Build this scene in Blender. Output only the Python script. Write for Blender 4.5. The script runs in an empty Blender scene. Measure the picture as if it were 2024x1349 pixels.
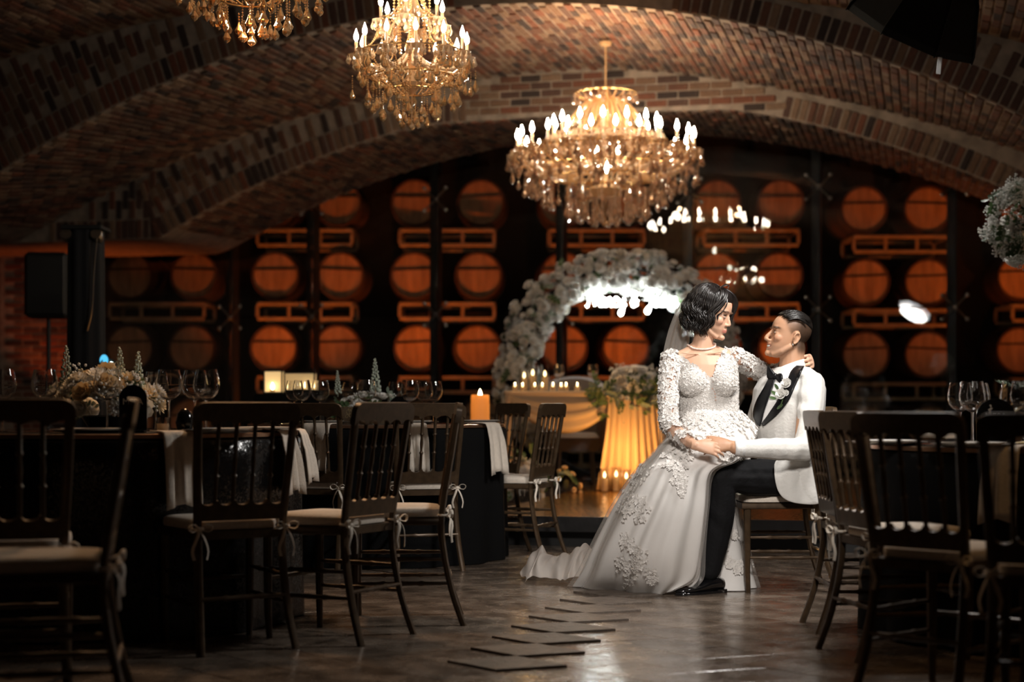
import bpy, math, random
import numpy as np
from mathutils import Vector, Matrix
from mathutils.bvhtree import BVHTree
RNG = random.Random(7)
NR = np.random.RandomState(7)
S = bpy.context.scene
COL = S.collection
PI = math.pi
# ------------------------------------------------------------------ camera
FPX, CX, HY, HC = 3200.0, 1012.0, 801.0, 0.91      # focal length in pixels, image axis, horizon row, eye height
cd = bpy.data.cameras.new('camera'); cam = bpy.data.objects.new('camera', cd); COL.objects.link(cam)
cam.location = (0, 0, HC); cam.rotation_euler = (PI/2, 0, 0)
cd.sensor_width = 36; cd.lens = FPX*36/2024; cd.shift_y = (HY-674.5)/2024
cd.clip_end = 200; cd.clip_start = .05
cd.dof.use_dof = True; cd.dof.focus_distance = 7.85; cd.dof.aperture_fstop = 1.7
S.camera = cam
S.view_settings.view_transform = 'Standard'; S.view_settings.look = 'None'
S.view_settings.exposure = 0.0; S.view_settings.gamma = 1; S.view_settings.use_curve_mapping = False
S.cycles.use_denoising = True
S.cycles.sample_clamp_indirect = 4
S.cycles.max_bounces = 10; S.cycles.transparent_max_bounces = 24; S.cycles.transmission_bounces = 10
w = bpy.data.worlds.new('world'); S.world = w; w.use_nodes = True
w.node_tree.nodes['Background'].inputs[0].default_value = (.9, .75, .6, 1)
w.node_tree.nodes['Background'].inputs[1].default_value = .004
# ------------------------------------------------------------------ lights of the room
def lamp(name, kind, loc, power, color, aim=None, size=.1, spot=60, blend=.5):
    l = bpy.data.lights.new(name, kind); l.energy = power; l.color = color
    if kind == 'AREA': l.shape = 'DISK'; l.size = size
    else: l.shadow_soft_size = size
    if kind == 'SPOT': l.spot_size = math.radians(spot); l.spot_blend = blend
    o = bpy.data.objects.new(name, l); COL.objects.link(o); o.location = loc
    if aim is not None:
        o.rotation_euler = (Vector(aim)-Vector(loc)).to_track_quat('-Z', 'Y').to_euler()
    return o
ORANGE = (1, .2, .02)
SB = (1.72, 7.0, 2.53); SB_AIM = (1.08, 7.9, 1.02)         # the photographer's softbox and what it points at
KEY_W = 46
lamp('softbox_lamp', 'AREA', tuple(np.array(SB)+.03*(np.array(SB_AIM)-SB)), KEY_W, (1, .96, .91), SB_AIM, .5)
lamp('front_fill_spot', 'SPOT', (.6, 2.2, 3.1), 980, (1, .93, .86), (.84, 7.85, .38), .3, 24, .7)      # added unseen fill spot that brightens the couple from the front
# orange uplights standing on the floor between the glass and the barrels
for px, up in ((375, 26), (560, 46), (660, 16), (830, 50), (940, 32), (1115, 22), (1245, 52), (1410, 14), (1530, 46), (1720, 6), (1842, 40), (2010, 50), (2140, 30)):
    ux = (px-1012)*20.6/3200; uy = min(19.55, (18.0-ux*.242)/.97+.6) if px > 1600 else 19.6
    lamp('barrel_uplight', 'SPOT', (ux-.25, uy, .35), up*2.6, ORANGE, (ux+.05, 20.6, 4.2), .05, 84, 1.0)
lamp('wall_uplight', 'SPOT', (-5.52, 18.7, .85), 34, (1, .16, .03), (-5.42, 19.05, 1.9), .05, 95, 1)
lamp('wall_uplight', 'SPOT', (-4.5, 18.7, .9), 26, (1, .18, .03), (-4.4, 18.5, 2.7), .05, 70, 1)
lamp('vault_uplight', 'SPOT', (5.2, 16.3, .3), 60, (1, .22, .04), (4.9, 16.5, 3.2), .05, 60, .8)
lamp('vault_uplight', 'SPOT', (-3.4, 16.4, .3), 45, (1, .45, .17), (-2.4, 17.0, 3.5), .05, 60, .9)
# ------------------------------------------------------------------ helpers
def P(px, py, d):                                          # a point seen at that pixel, d metres ahead
    return np.array([(px-CX)*d/FPX, d, HC-(py-HY)*d/FPX])
def rotz(a): c, s = math.cos(a), math.sin(a); return np.array([[c, -s, 0], [s, c, 0], [0, 0, 1.]])
def rotx(a): c, s = math.cos(a), math.sin(a); return np.array([[1., 0, 0], [0, c, -s], [0, s, c]])
def roty(a): c, s = math.cos(a), math.sin(a); return np.array([[c, 0, s], [0, 1., 0], [-s, 0, c]])
def nrm(v): v = np.asarray(v, float); return v/(np.linalg.norm(v)+1e-12)
def frame(z, up=(0, 0, 1)):                                # columns x, y, z
    z = nrm(z); x = np.cross(up, z)
    if np.linalg.norm(x) < 1e-5: x = np.cross((1, 0, 0), z)
    x = nrm(x); return np.stack([x, np.cross(z, x), z], 1)
def catmull(pts, n, closed=False):
    p = np.asarray(pts, float); m = len(p)
    if closed: q = np.concatenate([p[-1:], p, p[:2]])
    else: q = np.concatenate([2*p[:1]-p[1:2], p, 2*p[-1:]-p[-2:-1]])
    segs = m if closed else m-1
    t = np.linspace(0, segs, n, endpoint=not closed); i = np.minimum(t.astype(int), segs-1); u = (t-i)[:, None]
    a, b, c, d = q[i], q[i+1], q[i+2], q[i+3]
    return .5*((2*b)+(c-a)*u+(2*a-5*b+4*c-d)*u*u+(3*b-a-3*c+d)*u**3)
class MB:
    def __init__(s): s.v = []; s.f = []; s.m = []; s.n = 0
    def add(s, v, f, mi=0):
        v = np.asarray(v, float).reshape(-1, 3); s.v.append(v); o = s.n
        s.f.extend([tuple(int(i)+o for i in q) for q in f]); s.m.extend([mi]*len(f)); s.n += len(v); return s
    def verts(s): return np.concatenate(s.v) if s.v else np.zeros((0, 3))
    def xf(s, R=None, t=(0, 0, 0), k=1):
        v = s.verts()*k
        if R is not None: v = v@np.asarray(R).T
        s.v = [v+np.asarray(t)]; return s
    def join(s, o, R=None, t=(0, 0, 0), k=1):
        v = o.verts()*k
        if R is not None: v = v@np.asarray(R).T
        off = s.n; s.v.append(v+np.asarray(t)); s.f.extend([tuple(i+off for i in q) for q in o.f]); s.m.extend(o.m); s.n += len(v); return s
    def box(s, c, sz, R=None, mi=0):
        v = np.array([[x, y, z] for x in (-.5, .5) for y in (-.5, .5) for z in (-.5, .5)])*np.asarray(sz, float)
        if R is not None: v = v@np.asarray(R).T
        return s.add(v+np.asarray(c), [(0, 1, 3, 2), (4, 6, 7, 5), (0, 4, 5, 1), (2, 3, 7, 6), (0, 2, 6, 4), (1, 5, 7, 3)], mi)
    def bbox(s, c, sz, b=.01, R=None, mi=0):               # box with bevelled edges
        h = np.asarray(sz, float)/2; b = min(b, h.min()*.9); v = []; idx = {}
        for x in (-1, 1):
            for y in (-1, 1):
                for z in (-1, 1):
                    for a in range(3):
                        q = np.array([x, y, z])*(h-b); q[a] = (x, y, z)[a]*h[a]; idx[x, y, z, a] = len(v); v.append(q)
        f = []
        for a in range(3):
            o1, o2 = [(1, 2), (2, 0), (0, 1)][a]
            for sg in (-1, 1):
                q = []
                for p1, p2 in ((-1, -1), (1, -1), (1, 1), (-1, 1)):
                    k = [0, 0, 0]; k[a] = sg; k[o1] = p1; k[o2] = p2; q.append(idx[k[0], k[1], k[2], a])
                f.append(q if sg > 0 else q[::-1])
        for a in range(3):
            b1, b2 = [(1, 2), (2, 0), (0, 1)][a]
            for p1 in (-1, 1):
                for p2 in (-1, 1):
                    k0 = [0]*3; k1 = [0]*3; k0[a] = -1; k1[a] = 1
                    for k in (k0, k1): k[b1] = p1; k[b2] = p2
                    q = [idx[(*k0, b1)], idx[(*k1, b1)], idx[(*k1, b2)], idx[(*k0, b2)]]
                    f.append(q if p1*p2 > 0 else q[::-1])
        for x in (-1, 1):
            for y in (-1, 1):
                for z in (-1, 1):
                    q = [idx[x, y, z, 0], idx[x, y, z, 1], idx[x, y, z, 2]]; f.append(q if x*y*z > 0 else q[::-1])
        v = np.array(v)
        if R is not None: v = v@np.asarray(R).T
        return s.add(v+np.asarray(c), f, mi)
    def loft(s, loops, cap=True, closed=True, mi=0):
        L = np.asarray(loops, float); m, n = L.shape[:2]; f = []
        for i in range(m-1):
            for j in range(n if closed else n-1):
                k = (j+1) % n; f.append((i*n+j, i*n+k, (i+1)*n+k, (i+1)*n+j))
        if cap and closed: f.append(tuple(range(n))[::-1]); f.append(tuple((m-1)*n+j for j in range(n)))
        return s.add(L, f, mi)
    def tube(s, pts, rad, n=8, cap=True, mi=0, flat=None, up=None):
        p = np.asarray(pts, float); m = len(p); r = np.broadcast_to(np.asarray(rad, float), (m,)) if np.ndim(rad) < 2 else None
        T = np.gradient(p, axis=0); T /= np.linalg.norm(T, axis=1)[:, None]+1e-12
        x = np.cross(T[0], (0, 0, 1) if up is None else up)
        if np.linalg.norm(x) < 1e-3: x = np.cross(T[0], (1, 0, 0))
        x = nrm(x); loops = []; th = np.linspace(0, 2*PI, n, endpoint=False)
        for i in range(m):
            if up is not None:
                x2 = np.cross(T[i], up); x = nrm(x2) if np.linalg.norm(x2) > 1e-3 else x
            x = nrm(x-T[i]*np.dot(x, T[i])); y = np.cross(T[i], x)
            ra, rb = (r[i], r[i]*(flat if flat else 1)) if r is not None else rad[i]
            loops.append(p[i]+np.outer(np.cos(th)*ra, x)+np.outer(np.sin(th)*rb, y))
        return s.loft(loops, cap, True, mi)
    def lathe(s, prof, n=16, c=(0, 0, 0), R=None, cap=False, mi=0):
        th = np.linspace(0, 2*PI, n, endpoint=False); L = []
        for r, z in prof:
            v = np.stack([np.cos(th)*r, np.sin(th)*r, np.full(n, z)], 1)
            if R is not None: v = v@np.asarray(R).T
            L.append(v+np.asarray(c))
        return s.loft(L, cap, True, mi)
    def ell(s, c, r, R=None, nu=12, nv=8, mi=0):
        r = np.broadcast_to(np.asarray(r, float), (3,)); th = np.linspace(0, 2*PI, nu, endpoint=False); v = [[0, 0, -1.]]
        for i in range(1, nv):
            a = -PI/2+PI*i/nv; v += [[math.cos(a)*math.cos(t), math.cos(a)*math.sin(t), math.sin(a)] for t in th]
        v.append([0, 0, 1.]); v = np.array(v)*r; f = []
        if R is not None: v = v@np.asarray(R).T
        for j in range(nu): f.append((0, 1+(j+1) % nu, 1+j))
        for i in range(nv-2):
            for j in range(nu): k = (j+1) % nu; f.append((1+i*nu+j, 1+i*nu+k, 1+(i+1)*nu+k, 1+(i+1)*nu+j))
        o = 1+(nv-2)*nu; t = len(v)-1
        for j in range(nu): f.append((o+j, o+(j+1) % nu, t))
        return s.add(v+np.asarray(c), f, mi)
    def grid(s, g, mi=0, closed=False): return s.loft(g, False, closed, mi)
    def poly(s, pts, th, R=None, t=(0, 0, 0), mi=0):       # flat outline in x,z given a thickness in y
        p = np.asarray(pts, float); n = len(p)
        a = np.stack([p[:, 0], np.full(n, -th/2), p[:, 1]], 1); b = a+np.array([0, th, 0]); v = np.concatenate([a, b])
        if R is not None: v = v@np.asarray(R).T
        f = [tuple(range(n)), tuple(range(n, 2*n))[::-1]]+[(i, i+n, (i+1) % n+n, (i+1) % n) for i in range(n)]
        return s.add(v+np.asarray(t), f, mi)
    def mesh(s, name, mats, smooth=True):
        me = bpy.data.meshes.new(name); me.from_pydata(s.verts().tolist(), [], s.f)
        for m in (mats if isinstance(mats, (list, tuple)) else [mats]): me.materials.append(m)
        if any(s.m): me.polygons.foreach_set('material_index', s.m)
        if smooth: me.polygons.foreach_set('use_smooth', [True]*len(s.f))
        me.update(); return me
def link(name, me, parent=None, loc=(0, 0, 0), rz=0, kind=None):
    o = bpy.data.objects.new(name, me); COL.objects.link(o); o.location = loc
    if rz: o.rotation_euler = (0, 0, rz)
    if parent is not None: o.parent = parent
    if kind: o['kind'] = kind
    return o
def sharp(me, ang=40):
    try: me.set_sharp_from_angle(angle=math.radians(ang))
    except Exception: pass
def obj(name, mb, mats, parent=None, smooth=True, kind=None, world=False, ang=40, label=None):
    if world and parent is not None: mb.xf(t=-np.array(parent.matrix_basis.translation))
    me = mb.mesh(name, mats, smooth)
    if smooth and ang: sharp(me, ang)
    o = link(name, me, parent, kind=kind)
    if label: o['label'] = label
    return o
def tag(o, label, cat, group=None):
    o['label'] = label; o['category'] = cat
    if group: o['group'] = group
    return o
def thing(name, label, cat, loc=(0, 0, 0), rz=0, group=None):
    o = bpy.data.objects.new(name, None); COL.objects.link(o); o.location = loc; o.rotation_euler = (0, 0, rz)
    o.empty_display_size = .1
    return tag(o, label, cat, group)
def dup(root, loc=None, rz=None, label=None, group=None, k=None):
    r = root.copy(); COL.objects.link(r)
    if loc is not None: r.location = loc
    if rz is not None: r.rotation_euler = (0, 0, rz)
    if k is not None: r.scale = (k, k, k) if np.ndim(k) == 0 else k
    if label: r['label'] = label
    if group: r['group'] = group
    for ch in list(root.children):
        c = ch.copy(); COL.objects.link(c); c.parent = r
        for g in list(ch.children):
            d = g.copy(); COL.objects.link(d); d.parent = c
    return r
# ------------------------------------------------------------------ materials
def mat(name, col, rough=.5, metal=0, spec=.5, trans=0, ior=1.45, emit=None, es=0, var=None, bump=None, objvar=0, alpha=1, coat=0, sheen=0, translucent=0, stretch=None, col2=None, sss=0):
    m = bpy.data.materials.new(name); m.use_nodes = True; nt = m.node_tree; N = nt.nodes; L = nt.links
    b = N['Principled BSDF']; I = b.inputs
    I['Base Color'].default_value = (*col, 1); I['Roughness'].default_value = rough; I['Metallic'].default_value = metal
    I['Specular IOR Level'].default_value = spec; I['Transmission Weight'].default_value = trans; I['IOR'].default_value = ior
    I['Alpha'].default_value = alpha; I['Coat Weight'].default_value = coat; I['Sheen Weight'].default_value = sheen
    if sss: I['Subsurface Weight'].default_value = sss; I['Subsurface Radius'].default_value = (.012, .005, .003); I['Subsurface Scale'].default_value = 1
    if emit: I['Emission Color'].default_value = (*emit, 1); I['Emission Strength'].default_value = es
    tc = N.new('ShaderNodeTexCoord'); vec = tc.outputs['Object']
    if stretch:
        mp = N.new('ShaderNodeMapping'); mp.inputs['Scale'].default_value = stretch; L.new(vec, mp.inputs['Vector']); vec = mp.outputs[0]
    out = None
    if var:
        n = N.new('ShaderNodeTexNoise'); n.inputs['Scale'].default_value = var[0]; n.inputs['Detail'].default_value = 5; L.new(vec, n.inputs['Vector'])
        r = N.new('ShaderNodeValToRGB'); c2 = col2 or tuple(min(1, c*(1+var[1])) for c in col)
        r.color_ramp.elements[0].position = .3; r.color_ramp.elements[1].position = .7
        r.color_ramp.elements[0].color = (*[c*(1-var[1]) for c in col], 1); r.color_ramp.elements[1].color = (*c2, 1)
        L.new(n.outputs['Fac'], r.inputs[0]); out = r.outputs[0]
    if objvar:
        oi = N.new('ShaderNodeObjectInfo'); hs = N.new('ShaderNodeHueSaturation'); mr = N.new('ShaderNodeMapRange')
        mr.inputs['To Min'].default_value = 1-objvar; mr.inputs['To Max'].default_value = 1+objvar
        L.new(oi.outputs['Random'], mr.inputs[0]); L.new(mr.outputs[0], hs.inputs['Value'])
        if out is not None: L.new(out, hs.inputs['Color'])
        else: hs.inputs['Color'].default_value = (*col, 1)
        out = hs.outputs[0]
    if out is not None: L.new(out, I['Base Color'])
    if bump:
        n = N.new('ShaderNodeTexNoise'); n.inputs['Scale'].default_value = bump[0]; n.inputs['Detail'].default_value = 4; L.new(vec, n.inputs['Vector'])
        bp = N.new('ShaderNodeBump'); bp.inputs['Strength'].default_value = bump[1]; bp.inputs['Distance'].default_value = .02
        L.new(n.outputs['Fac'], bp.inputs['Height']); L.new(bp.outputs[0], I['Normal'])
    if translucent:
        t = N.new('ShaderNodeBsdfTranslucent'); t.inputs[0].default_value = (*col, 1); mx = N.new('ShaderNodeMixShader'); mx.inputs[0].default_value = translucent
        L.new(b.outputs[0], mx.inputs[1]); L.new(t.outputs[0], mx.inputs[2]); L.new(mx.outputs[0], N['Material Output'].inputs[0])
    return m
def brick_mat(name, cols, rough=.85):
    m = bpy.data.materials.new(name); m.use_nodes = True; N = m.node_tree.nodes; L = m.node_tree.links; b = N['Principled BSDF']
    oi = N.new('ShaderNodeObjectInfo'); g = N.new('ShaderNodeNewGeometry'); ad = N.new('ShaderNodeMath'); ad.operation = 'ADD'
    L.new(oi.outputs['Random'], ad.inputs[0]); L.new(g.outputs['Random Per Island'], ad.inputs[1])
    fr = N.new('ShaderNodeMath'); fr.operation = 'FRACT'; L.new(ad.outputs[0], fr.inputs[0])
    r = N.new('ShaderNodeValToRGB'); r.color_ramp.interpolation = 'CONSTANT'
    for i, (p, c) in enumerate(cols):
        e = r.color_ramp.elements[i] if i < 2 else r.color_ramp.elements.new(p)
        e.position = p; e.color = (*c, 1)
    L.new(fr.outputs[0], r.inputs[0])
    n = N.new('ShaderNodeTexNoise'); n.inputs['Scale'].default_value = 25; n.inputs['Detail'].default_value = 4
    tc = N.new('ShaderNodeTexCoord'); L.new(tc.outputs['Object'], n.inputs['Vector'])
    mx = N.new('ShaderNodeMix'); mx.data_type = 'RGBA'; mx.blend_type = 'MULTIPLY'; mx.inputs[0].default_value = .6
    L.new(r.outputs[0], mx.inputs[6]); L.new(n.outputs['Fac'], mx.inputs[7]); L.new(mx.outputs[2], b.inputs['Base Color'])
    bp = N.new('ShaderNodeBump'); bp.inputs['Strength'].default_value = .5; bp.inputs['Distance'].default_value = .01
    L.new(n.outputs['Fac'], bp.inputs['Height']); L.new(bp.outputs[0], b.inputs['Normal'])
    b.inputs['Roughness'].default_value = rough; b.inputs['Specular IOR Level'].default_value = .4
    return m
def sheer(name, col, opacity, rough=.6, fres=.0):          # thin net: part opaque, part see-through
    m = bpy.data.materials.new(name); m.use_nodes = True; N = m.node_tree.nodes; L = m.node_tree.links
    b = N['Principled BSDF']; b.inputs['Base Color'].default_value = (*col, 1); b.inputs['Roughness'].default_value = rough; b.inputs['Specular IOR Level'].default_value = .2
    tl = N.new('ShaderNodeBsdfTranslucent'); tl.inputs[0].default_value = (*col, 1)
    m1 = N.new('ShaderNodeMixShader'); m1.inputs[0].default_value = .35; L.new(b.outputs[0], m1.inputs[1]); L.new(tl.outputs[0], m1.inputs[2])
    tr = N.new('ShaderNodeBsdfTransparent'); m2 = N.new('ShaderNodeMixShader')
    lw = N.new('ShaderNodeLayerWeight'); lw.inputs['Blend'].default_value = .35
    mr = N.new('ShaderNodeMapRange'); mr.inputs['To Min'].default_value = opacity; mr.inputs['To Max'].default_value = min(1, opacity+fres)
    L.new(lw.outputs['Facing'], mr.inputs[0]); L.new(mr.outputs[0], m2.inputs[0])
    L.new(tr.outputs[0], m2.inputs[1]); L.new(m1.outputs[0], m2.inputs[2]); L.new(m2.outputs[0], N['Material Output'].inputs[0])
    return m
# ------------------------------------------------------------------ the room, turned 14 degrees from the camera axis
YAW = math.radians(14); RS, RC = math.sin(YAW), math.cos(YAW); RR = rotz(-YAW)
def W(a, c, z=0): return np.array([a*RC+c*RS, -a*RS+c*RC, z])      # a across the room, c along it
def toroom(x, y): return x*RC-y*RS, x*RS+y*RC
def px_of(p): return CX+p[0]*FPX/p[1], HY-(p[2]-HC)*FPX/p[1]
SPRING = 2.68
def quad(k): return lambda a: np.maximum(k[0]*a*a+k[1]*a+k[2], SPRING)
zF = quad((-.0551, -.3523, 3.3336)); zN_ = quad((-.0602, -.3915, 3.2901)); zL_ = quad((-.0439, -.3175, 3.6183))
zN = lambda a: np.minimum(zN_(a), 3.785+.02*np.cos((a+2.9)*1.2)); zL = lambda a: zL_(a)+.06*np.exp(-((a+3.0)/1.3)**2)
zM = quad((-.0608, -.4229, 3.5041)); zE = quad((-.0292, -.2452, 3.9057))
m_mortar = mat('mortar', (.21, .165, .13), .95, var=(9, .3))
m_brick = brick_mat('vault_brick', [(0, (.13, .055, .033)), (.22, (.085, .042, .03)), (.45, (.17, .095, .058)), (.62, (.04, .024, .02)), (.74, (.17, .06, .032)), (.88, (.21, .13, .083))])
m_floor = mat('stone_floor', (.13, .094, .068), .14, spec=.85, var=(4.5, .5), bump=(9, .05), col2=(.2, .155, .12))
m_tile = mat('stone_tile', (.13, .092, .066), .14, spec=.85, var=(4.5, .5), bump=(9, .05), objvar=.15, col2=(.2, .155, .12))
m_tile_d = mat('dark_stone_tile', (.11, .088, .072), .5, spec=.45, var=(20, .3), bump=(60, .3))
for m_ in (m_floor, m_tile):                                 # worn and polished patches of the stone
    N = m_.node_tree.nodes; L = m_.node_tree.links; tc = N.new('ShaderNodeNewGeometry'); n = N.new('ShaderNodeTexNoise'); n.inputs['Scale'].default_value = 7; n.inputs['Detail'].default_value = 8; n.inputs['Roughness'].default_value = .7
    L.new(tc.outputs['Position'], n.inputs['Vector']); mr = N.new('ShaderNodeMapRange'); mr.inputs['From Min'].default_value = .35; mr.inputs['From Max'].default_value = .65; mr.inputs['To Min'].default_value = .10; mr.inputs['To Max'].default_value = .36
    L.new(n.outputs['Fac'], mr.inputs[0]); L.new(mr.outputs[0], N['Principled BSDF'].inputs['Roughness'])
m_dark = mat('dark_plaster', (.03, .025, .022), .9)
m_black = mat('black_steel', (.012, .012, .012), .45)
def struct(name, mb, m, smooth=False): return obj(name, mb, m, None, smooth, 'structure', ang=35)
A0, A1 = -11.6, 3.1
floor = struct('floor', MB().add([W(A0, -3, 0), W(A1+6, -3, 0), W(A1+6, 24, 0), W(A0-3, 24, 0)], [(0, 1, 2, 3)]).add([W(A0, -3, -.05), W(A1+6, -3, -.05), W(A1+6, 24, -.05), W(A0-3, 24, -.05)], [(3, 2, 1, 0)]), m_floor)
# rhombic stone tiles, corner to corner along the aisle
TA, TC = .44, .31
def rhomb(k, m, h):
    p = [(TA/2*k, 0), (0, TC/2*k), (-TA/2*k, 0), (0, -TC/2*k)]; q = [(x*.985, y*.985) for x, y in p]
    return MB().loft([[(x, y, -.01) for x, y in p], [(x, y, h-.001) for x, y in p], [(x, y, h) for x, y in q]]).mesh('tile', m, False)
tile_me = rhomb(.994, m_tile, .002); tile_dk = rhomb(.985, m_tile_d, .011)
a_row, c_row = toroom(.431, 7.46); tiles = []
for i in range(-14, 14):
    for j in range(-18, 18):
        if (i+j) % 2: continue
        a, c = a_row+i*TA/2, c_row+j*TC/2; x, y, _ = W(a, c); X, Y = CX+x*FPX/y, HY+HC*FPX/y
        if 430 < X < 1800 and 1070 < Y < 1400: tiles.append((y, i, j, a, c))
tiles.sort()
for y, i, j, a, c in tiles[:296]:
    dk = i == 0 and -12 <= j <= 2
    o = bpy.data.objects.new('tile', tile_dk if dk else tile_me); COL.objects.link(o); o.parent = floor
    o.location = W(a, c, RNG.uniform(-.0005, .0005)); o.rotation_euler = (RNG.uniform(-.003, .003), RNG.uniform(-.003, .003), -YAW)
    if dk: o['label'] = 'darker matt stone tile standing proud in the aisle'
# --- vault
def sheet(fa, fb, ca, cb, a0=A0, a1=A1, n=90, m=2):
    return MB().grid([[W(a, ca+(cb-ca)*k/(m-1), fa(a)*(1-k/(m-1))+fb(a)*k/(m-1)) for a in np.linspace(a0, a1, n)] for k in range(m)])
def wallband(lo, hi, c, a0=A0, a1=A1, n=90):
    return MB().grid([[W(a, c, lo(a)) for a in np.linspace(a0, a1, n)], [W(a, c, max(hi(a), lo(a)+.001)) for a in np.linspace(a0, a1, n)]])
BRK = [MB().bbox((0, 0, 0), (.197, .0615, .05), .006) for _ in range(1)]
brick_me = BRK[0].mesh('brick', m_brick, False)
def lay(parent, places):                                   # places: (position, rotation 3x3); the 300 nearest in view are bricks of their own
    vis = []; rest = []
    for p, R in places:
        X, Y = px_of(p); (vis if -20 < X < 2044 and Y > -15 else rest).append((p[1], p, R))
    vis.sort(key=lambda q: q[0]); rest += vis[300:]
    for _, p, R in vis[:300]:
        o = bpy.data.objects.new('brick', brick_me); COL.objects.link(o); o.parent = parent
        o.matrix_local = Matrix(np.vstack([np.hstack([R, p[:, None]]), [0, 0, 0, 1]]).tolist())
    mb = MB()
    for _, p, R in rest: mb.join(BRK[0], R, p)
    if rest: obj('bricks', mb, m_brick, parent, False, 'stuff')
def soffit_places(fa, fb, ca, cb, rng, bond=.212, ac=.077):
    out = []; cn = (ca+cb)/2
    for a0, a1 in rng:
        aa = np.linspace(a0, a1, 1500); zz = (fa(aa)+fb(aa))/2; s = np.concatenate([[0], np.cumsum(np.hypot(np.diff(aa), np.diff(zz)))])
        for k in range(int(s[-1]/ac)):
            a = np.interp((k+.5)*ac, s, aa); nb = int((cb-ca)/bond)
            for j in range(nb):
                c = ca+(j+.5+(.5 if k % 2 else 0))*bond
                if c > cb-.08: continue
                f = (c-ca)/(cb-ca); h = lambda q: fa(q)*(1-f)+fb(q)*f
                z = h(a); ta = nrm(W(.02, 0, float(h(a+.01)-h(a-.01)))); tc = nrm(W(0, 1, float(fb(a)-fa(a))/(cb-ca)))
                nn = nrm(np.cross(ta, tc)); nn = nn if nn[2] < 0 else -nn
                R = np.stack([tc, np.cross(nn, tc), nn], 1)
                out.append((W(a, c, z)-nn*.012+nn*RNG.uniform(-.007, .007), R))
    return out
def face_places(lo, hi, c, a0, a1, flat=None):
    out = []; nw = -W(0, 1, 0); t = W(1, 0, 0)
    a = a0
    while a < a1:                                           # soldier bricks standing on the arch
        if not (flat and flat[0] < a < flat[1]):
            sl = float(lo(a+.01)-lo(a-.01))/.02; rad = nrm(W(-sl, 0, 1)); k = 0; z0 = lo(a)
            while True:
                h = .108+k*.212+(.0 if int(a/.077) % 2 else .106*(k > 0)); p = W(a, c, z0)+rad*h; aa, _ = toroom(p[0], p[1])
                if p[2]+.09 > hi(aa)+.02 or k > 12: break
                out.append((p+nw*(-.012+RNG.uniform(-.007, .007)), np.stack([rad, np.cross(nw, rad), nw], 1))); k += 1
        a += .079/math.hypot(1, float(lo(a+.01)-lo(a-.01))/.02)
    if flat:
        for k in range(80):
            z = SPRING+.04+k*.077; a = flat[0]-.3+(.106 if k % 2 else 0)
            while a < flat[1]+.3:
                if lo(a)+.045 < z < hi(a)-.03 and flat[0] < a < flat[1]: out.append((W(a, c, z)+nw*(-.012+RNG.uniform(-.005, .005)), np.stack([t, np.cross(nw, t), nw], 1)))
                a += .212
    return out
ceil_a = struct('ceiling', sheet(zN, zF, 15.8, 17.6), m_mortar, True); lay(ceil_a, soffit_places(zN, zF, 15.8, 17.6, [(-7.6, 1.1)]))
ceil_b = struct('ceiling', wallband(zN, zL, 15.8), m_mortar); lay(ceil_b, face_places(zN, zL, 15.8, -9.3, 1.2, (-4.4, -1.25)))
ceil_c = struct('ceiling', sheet(zM, zL, 13.0, 15.8), m_mortar, True); lay(ceil_c, soffit_places(zM, zL, 13.0, 15.8, [(-9.2, 1.1)]))
ceil_d = struct('ceiling', wallband(zM, zE, 13.0), m_mortar); lay(ceil_d, face_places(zM, zE, 13.0, -8.6, 1.2))
ceil_e = struct('ceiling', sheet(zE, zE, -3, 13.0), m_mortar, True); lay(ceil_e, soffit_places(zE, zE, 8.5, 13.0, [(-8.5, -6.0), (-2.4, .9)]))
for nm in (ceil_a, ceil_b, ceil_c, ceil_d, ceil_e): pass
struct('ceiling', sheet(lambda a: a*0+4.6, lambda a: a*0+4.6, 17.6, 24, A0-3, A1+6, 2), m_dark)
struct('wall_left', MB().grid([[W(A0, -3, 0), W(A0, 24, 0)], [W(A0, -3, 4.6), W(A0, 24, 4.6)]]), m_mortar)
struct('wall_right', MB().grid([[W(A1, -3, 0), W(A1, 17.6, 0)], [W(A1, -3, 4.6), W(A1, 17.6, 4.6)]]), m_mortar)
struct('wall_front', MB().grid([[W(A0, -3, 0), W(A1, -3, 0)], [W(A0, -3, 4.6), W(A1, -3, 4.6)]]), m_dark)
struct('wall_back', MB().box((1, 22.4, 2.3), (26, .1, 4.7)), m_dark)
# --- brick pier on the left, washed by an orange light
pier = struct('wall_pier', MB().box(P(78, 0, 19.25)*(1, 1, 0)+(0, .25, 1.34), (.98, .4, 2.68)), m_mortar)
c0 = P(78, 0, 19.25); pl = []
for k in range(35):
    for j in range(-3, 4):
        x = c0[0]+j*.212+(.106 if k % 2 else 0)
        if abs(x-c0[0]) < .42: pl.append((np.array([x, c0[1]+.06+RNG.uniform(-.012, .006), .05+k*.076]), np.stack([[1., 0, 0], [0, 0, 1.], [0, -1., 0]], 1)))
lay(pier, pl)
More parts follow.
